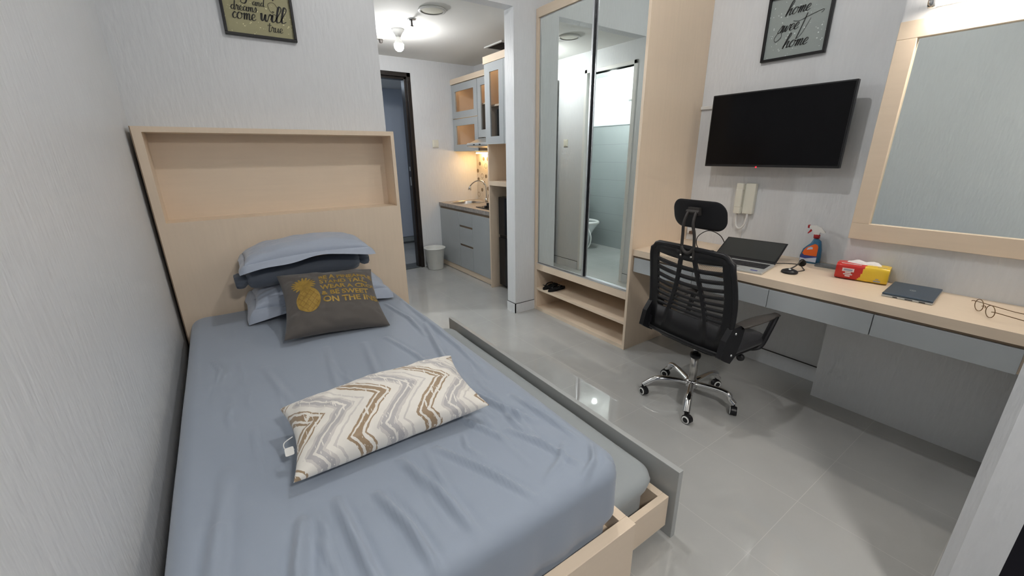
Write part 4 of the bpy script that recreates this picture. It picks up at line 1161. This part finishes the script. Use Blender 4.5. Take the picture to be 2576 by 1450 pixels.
bsp = build('backsplash', mb, None, loc=(W-.009, YK, .805)); bsp['kind'] = 'structure'; bsp.name = 'trim_2'

# upper cabinets
XU = 2.79
def flap(parent, y0, y1, z0, z1, wy0, wy1, wz0, wz1):
    m_ = MB(); t_ = .018
    m_.box(0, t_, y0, y1, z0, wz0); m_.box(0, t_, y0, y1, wz1, z1); m_.box(0, t_, y0, wy0, wz0, wz1); m_.box(0, t_, wy1, y1, wz0, wz1)
    d_ = build('door', m_, 'cab_grey', parent)
    build('glass_pane', B(.007, .010, wy0, wy1, wz0, wz1), 'glass', d_)
    return d_
def shell(y0, y1, z0, z1, dpt, mat_='wood_h', shelf=None):
    m_ = MB(); t_ = .016
    m_.box(.0185, dpt, y0, y1, z0, z0+t_); m_.box(.0185, dpt, y0, y1, z1-t_, z1); m_.box(.0185, dpt, y0, y0+t_, z0+t_, z1-t_); m_.box(.0185, dpt, y1-t_, y1, z0+t_, z1-t_); m_.box(dpt-.01, dpt, y0+t_, y1-t_, z0+t_, z1-t_)
    for s_ in (shelf or []): m_.box(.04, dpt-.01, y0+t_, y1-t_, s_, s_+.016)
    return m_
DU = W-XU-.002
ua = thing('wall_cabinet', 'grey wall cabinet with two stacked glass flap doors in the kitchen corner', 'cabinet', (XU, 4.362, 1.409))
lu = YE-4.362-.003
build('carcass', shell(0, lu, 0, .748, DU, shelf=[.362]), 'wood_h', ua)
build('led_strip', MB().box(.06, .075, .05, lu-.05, .722, .7315), 'led_cab', ua); build('led_strip', MB().box(.06, .075, .05, lu-.05, .350, .3615), 'led_cab', ua)
flap(ua, .002, lu-.002, .375, .745, .080, .518, .448, .668)
flap(ua, .002, lu-.002, .003, .368, .078, .525, .078, .292)
ub = thing('wall_cabinet', 'narrow grey wall cabinet with tall glass doors above the cooker hood', 'cabinet', (XU, YK+.002, 1.552))
lb = 4.360-YK-.004
build('carcass', shell(0, lb, 0, .605, DU, shelf=[.34]), 'wood_h', ub)
build('led_strip', MB().box(.06, .075, .05, lb-.05, .578, .5885), 'led_cab', ub)
flap(ub, lb/2+.002, lb-.002, .002, .602, lb/2+.06, lb-.07, .08, .525)
flap(ub, .002, lb/2-.002, .002, .602, .07, lb/2-.06, .08, .525)
tm = build('cabinet_cornice', B(XU-.012, W-.002, YK+.002, YE-.002, 2.160, 2.216), 'wood_h', bevel=.001)
tag(tm, 'beige cornice board along the top of the kitchen wall cabinets', 'cornice')
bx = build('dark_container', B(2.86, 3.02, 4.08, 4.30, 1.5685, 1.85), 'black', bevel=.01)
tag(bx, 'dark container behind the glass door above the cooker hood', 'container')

# cooker hood
hd_ = thing('cooker_hood', 'slim silver cooker hood between the wall cabinets and worktop', 'cooker hood', (2.62, YK+.004, 1.44))
hl = .58
build('front_bar', MB().tube([(.018, 0, .032), (.018, hl, .032)], .021, 14), 'silver', hd_)
build('body', MB().prism([(.02, .012), (W-2.62-.004, -.02), (W-2.62-.004, .108), (.17, .108), (.03, .05)], 0, hl, 'xz'), 'steel', hd_)
build('switch', MB().box(-.006, .0, .40, .43, .028, .038).box(-.006, .0, .28, .31, .028, .038), 'black', hd_)
# warm strip under corner cabinet
ls = thing('cabinet_light', 'small warm glowing strip light under the corner wall cabinet', 'light', (3.04, 4.55, 1.382))
build('housing', B(-.018, .018, -.02, .30, .012, .0265), 'white', ls)
build('diffuser', B(-.014, .014, 0, .28, .0, .0118), 'led_warm', ls)

# fridge tower
ft = thing('fridge_tower', 'tall beige unit around the black fridge with a grey glass-door cabinet on top', 'cabinet', (2.512, YF+.126, 0))
yt = 3.722-YF-.126; dt = W-2.512-.002
build('side_panel', B(.0, dt, yt-.020, yt, 0, 2.16), 'wood', ft, bevel=.001)
build('side_panel', B(.0, dt, 0, .018, 0, 2.16), 'wood', ft)
build('shelf', B(.0, dt, .0185, yt-.0205, 1.078, 1.118), 'wood_h', ft)
build('back_panel', B(dt-.008, dt, .0185, yt-.0205, .01, 2.15), 'wood_h', ft)
build('top_panel', B(0, dt-.009, .0185, yt-.0205, 2.15, 2.161), 'wood_h', ft)
build('cabinet_floor', B(.0, dt-.009, .0185, yt-.0205, 1.466, 1.484), 'wood_h', ft)
build('inner_shelf', B(.03, dt-.009, .0185, yt-.0205, 1.80, 1.816), 'wood_h', ft)
build('cornice', B(-.014, dt, .0, yt+.022, 2.162, 2.222), 'wood_h', ft)
build('led_strip', MB().box(.06, .075, .05, yt-.05, 2.135, 2.149), 'led_cab', ft)
def door2(y0, y1, wy0, wy1):
    m_ = MB(); m_.box(-.014, .0, y0, y1, 1.464, 1.533); m_.box(-.014, .0, y0, y1, 2.085, 2.158); m_.box(-.014, .0, y0, wy0, 1.533, 2.085); m_.box(-.014, .0, wy1, y1, 1.533, 2.085)
    d_ = build('door', m_, 'cab_grey', ft); build('glass_pane', B(-.009, -.006, wy0, wy1, 1.533, 2.085), 'glass', d_)
o_ = YF+.126
door2(3.408-o_, 3.722-o_, 3.484-o_, 3.635-o_); door2(.002, 3.404-o_, 3.15-o_, 3.33-o_)
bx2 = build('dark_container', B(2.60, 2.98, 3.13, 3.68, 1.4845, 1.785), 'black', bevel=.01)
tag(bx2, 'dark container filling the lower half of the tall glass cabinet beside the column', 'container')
# fridge
fg = thing('fridge', 'small glossy black two-door refrigerator between the column and kitchen drawers', 'refrigerator', (2.60, 3.10, 0))
build('body', B(.045, .50, 0, .585, .02, .962), 'fridge', fg, bevel=.004)
build('lower_door', B(.0, .043, .002, .583, .03, .548), 'fridge', fg, bevel=.006)
build('upper_door', B(.0, .043, .002, .583, .575, .960), 'fridge', fg, bevel=.006)
build('door_gap', B(.012, .045, .006, .579, .549, .574), 'black', fg)
build('foot', MB().lathe([(0, 0), (.015, 0), (.015, .02), (0, .02)], (.06, .05, 0), 12).lathe([(0, 0), (.015, 0), (.015, .02), (0, .02)], (.06, .53, 0), 12), 'black', fg)

# bin
bn = build('waste_bin', MB().lathe([(0, 0), (.088, 0), (.094, .01), (.122, .255), (.133, .262), (.135, .272), (.129, .275), (.119, .262), (.088, .014), (0, .012)], n=40), 'whitebin', loc=(2.365, 4.805, 0))
tag(bn, 'round white plastic waste bin on the floor at the end of the kitchen cabinet', 'bin')
# switch plates
sw = thing('light_switch', 'cream square light switch on the far wall between door and kitchen', 'switch', (2.54, YE, 1.50))
build('plate', B(-.040, .040, -.009, -.0005, -.044, .044), 'cream', sw, bevel=.003); build('rocker', B(-.024, .024, -.013, -.0092, -.030, .030), 'cream', sw, bevel=.002)
sw2 = thing('light_switch', 'cream light switch beside the bathroom door, seen in the wardrobe mirror', 'switch', (XE, 3.97, 1.49))
build('plate', B(.0005, .009, -.035, .035, -.040, .040), 'cream', sw2, bevel=.003); build('rocker', B(.0092, .013, -.022, .022, -.028, .028), 'cream', sw2, bevel=.002)

# ---------------------------------------------------------------- ceiling things
cl = thing('ceiling_lamp', 'bright bulb hanging from a round ceiling holder in the corridor', 'lamp', (1.787, 3.951, ZC))
build('holder', MB().lathe([(0, 0), (.055, 0), (.052, -.012), (.030, -.040), (.022, -.058), (0, -.058)], n=28), 'white', cl)
def bulb(r): return [(r*.97, -r*1.35), (r, -r*1.7), (r*.93, -r*2.1), (r*.72, -r*2.45), (r*.4, -r*2.68), (0, -r*2.75)]
def bulb_neck(r): return [(0, 0), (r*.42, 0), (r*.50, -r*.5), (r*.80, -r*1.0), (r*.97, -r*1.345)]
build('bulb', MB().lathe([(a_, -.058+b_) for a_, b_ in bulb(.041)], n=24), 'bulb_cold', cl)
build('bulb_neck', MB().lathe([(a_, -.058+b_) for a_, b_ in bulb_neck(.041)], n=24), 'white', cl)
spk = thing('ceiling_speaker', 'round white ceiling speaker disc above the corridor', 'speaker', (1.825, 3.335, ZC))
build('rim', MB().lathe([(.082, -.001), (.10, -.001), (.105, -.006), (.098, -.014), (.084, -.012)], n=40), 'white', spk)
build('grille', MB().lathe([(0, -.010), (.06, -.010), (.084, -.006)], n=40), 'cream', spk)
spr = thing('sprinkler', 'small dark ceiling sprinkler between speaker disc and hanging bulb', 'sprinkler', (1.783, 3.631, ZC))
build('escutcheon', MB().lathe([(0, 0), (.036, 0), (.033, -.006), (.012, -.009), (0, -.009)], n=24), 'chrome', spr)
build('head', MB().tube([(0, 0, -.008), (0, 0, -.045)], .007, 10).lathe([(0, -.045), (.014, -.046), (.014, -.049), (0, -.05)], n=16), 'armgrey', spr)
sd = thing('emergency_light', 'small dark ceiling fitting beside the corridor bulb, cut off by the wall corner', 'ceiling fitting', (1.740, 4.26, ZC))
build('base', MB().lathe([(0, 0), (.04, 0), (.036, -.02), (0, -.022)], n=20), 'cream', sd)
build('lens', MB().lathe([(0, -.02), (.02, -.022), (.014, -.05), (0, -.055)], n=16), 'armgrey', sd)
vt = thing('ceiling_vent', 'square air vent in the corridor ceiling above the kitchen cabinets', 'vent', (2.86, 3.93, ZC))
fr = MB(); fr.box(-.13, .13, -.16, -.14, -.012, -.001); fr.box(-.13, .13, .14, .16, -.012, -.001); fr.box(-.13, -.11, -.14, .14, -.012, -.001); fr.box(.11, .13, -.14, .14, -.012, -.001)
build('frame', fr, 'white', vt)
sl = MB()
for k in range(9): sl.box(-.11, .11, -.125+k*.031, -.113+k*.031, -.009, -.003)
build('slats', sl, 'armgrey', vt)
ml = thing('ceiling_lamp', 'bulb lamp on the main room ceiling above the foot of the bed', 'lamp', (1.50, 1.42, ZM))
build('holder', MB().lathe([(0, 0), (.055, 0), (.052, -.012), (.030, -.040), (.022, -.058), (0, -.058)], n=28), 'white', ml)
build('bulb', MB().lathe([(a_, -.058+b_) for a_, b_ in bulb(.034)], n=24), 'bulb_main', ml)
build('bulb_neck', MB().lathe([(a_, -.058+b_) for a_, b_ in bulb_neck(.034)], n=24), 'white', ml)
bl = thing('ceiling_lamp', 'bulb lamp inside the bathroom, reflected in the wardrobe mirror', 'lamp', (.58, 3.93, ZC))
build('holder', MB().lathe([(0, 0), (.055, 0), (.052, -.012), (.030, -.035), (0, -.035)], n=28), 'white', bl)
build('bulb', MB().lathe([(a_, -.035+b_) for a_, b_ in bulb(.036)], n=24), 'bulb_bath', bl)
build('bulb_neck', MB().lathe([(a_, -.035+b_) for a_, b_ in bulb_neck(.036)], n=24), 'white', bl)
by = thing('balcony_fill_light', 'added round fill light over the balcony, unseen behind the viewer', 'lamp', (.75, -.75, 2.45))  # added out-of-view source that brightens the bed end and footboard
build('housing', MB().lathe([(0, 0), (.16, 0), (.16, -.02), (.15, -.022)], n=32), 'white', by)
build('diffuser', MB().lathe([(.15, -.0225), (.13, -.035), (0, -.04)], n=32), 'balcony_fill', by)
hl_ = thing('hall_light', 'round ceiling light in the outer hallway beyond the entrance door', 'lamp', (1.9, 5.95, 2.30))
build('housing', MB().lathe([(0, 0), (.15, 0), (.15, -.02), (.14, -.022)], n=32), 'white', hl_)
build('diffuser', MB().lathe([(.14, -.0225), (.12, -.035), (0, -.04)], n=32), 'hall_lamp', hl_)

# ---------------------------------------------------------------- bathroom fittings
to = thing('toilet', 'white wall-side toilet bowl with bidet hose, seen reflected in the wardrobe mirror', 'toilet', (.32, 4.86, 0), 0)
def bowl(a_, b_):
    P_ = [(0, .085, -.10, 0), (.05, .09, -.10, 0), (.18, .085, -.115, 0), (.28, .13, -.17, 0), (.36, .175, -.225, 0), (.39, .185, -.235, 0)]
    i = b_*(len(P_)-1); j = min(int(i), len(P_)-2); t = i-j; t = t*t*(3-2*t)
    z_, w_, l_ = [P_[j][q]*(1-t)+P_[j+1][q]*t for q in (0, 1, 2)]
    an = 2*PI*a_
    return Vector((w_*math.sin(an), -.27+.02*(1-b_)+(-l_)*-1*math.cos(an)*1.05-.0, z_))
mb = MB(); mb.grid(bowl, 32, 20, closed_u=True); build('bowl', mb, 'ceramic', to)
mb = MB(); ring = [(.17*math.sin(2*PI*k/32), -.27+.235*math.cos(2*PI*k/32), .395) for k in range(33)]; mb.tube(ring, .022, 8); build('seat', mb, 'white', to)
build('tank', B(-.19, .19, -.17, -.002, .36, .76), 'ceramic', to, bevel=.02)
mb = MB(); mb.tube(smooth_pts([(.19, -.12, .46), (.20, -.30, .42), (.20, -.50, .39), (.20, -.62, .24), (.20, -.58, .08), (.20, -.42, .02), (.20, -.25, .04), (.19, -.05, .10)]), .010, 8)
build('bidet_hose', mb, 'white', to)
wb = build('wall_box', B(XL+.009, XL+.06, 4.05, 4.17, 2.05, 2.16), 'cream', bevel=.012)
tag(wb, 'small white rounded box high on the bathroom wall, seen in the wardrobe mirror', 'wall box')

# ---------------------------------------------------------------- world, camera, view
w = bpy.data.worlds.new('night'); bpy.context.scene.world = w; w.use_nodes = True
w.node_tree.nodes['Background'].inputs[0].default_value = (.72, .80, 1, 1); w.node_tree.nodes['Background'].inputs[1].default_value = .2
cam = bpy.data.cameras.new('cam'); co = bpy.data.objects.new('camera', cam); C.objects.link(co)
Rv = Vector((0.82011301, -0.57211705, -0.00983548)); Uv = Vector((0.1849852, 0.24882669, 0.95071855)); Fv = Vector((0.54147496, 0.78151607, -0.30989919))
co.matrix_world = Matrix(((Rv.x, Uv.x, -Fv.x, .28035), (Rv.y, Uv.y, -Fv.y, .10406), (Rv.z, Uv.z, -Fv.z, 1.37277), (0, 0, 0, 1)))
cam.sensor_fit = 'HORIZONTAL'; cam.sensor_width = 36; cam.lens = 1034.69/2576*36; cam.clip_start = .02
sc = bpy.context.scene; sc.camera = co
sc.view_settings.view_transform = 'Standard'; sc.view_settings.look = 'None'; sc.view_settings.exposure = -.78; sc.view_settings.gamma = 1
sc.view_settings.use_curve_mapping = False
sc.cycles.use_denoising = True; sc.cycles.use_adaptive_sampling = True; sc.cycles.adaptive_threshold = .1; sc.cycles.adaptive_min_samples = 16; sc.cycles.max_bounces = 9; sc.cycles.diffuse_bounces = 5; sc.cycles.glossy_bounces = 5; sc.cycles.transmission_bounces = 8; sc.cycles.transparent_max_bounces = 12
sc.cycles.sample_clamp_indirect = 25; sc.cycles.caustics_reflective = True
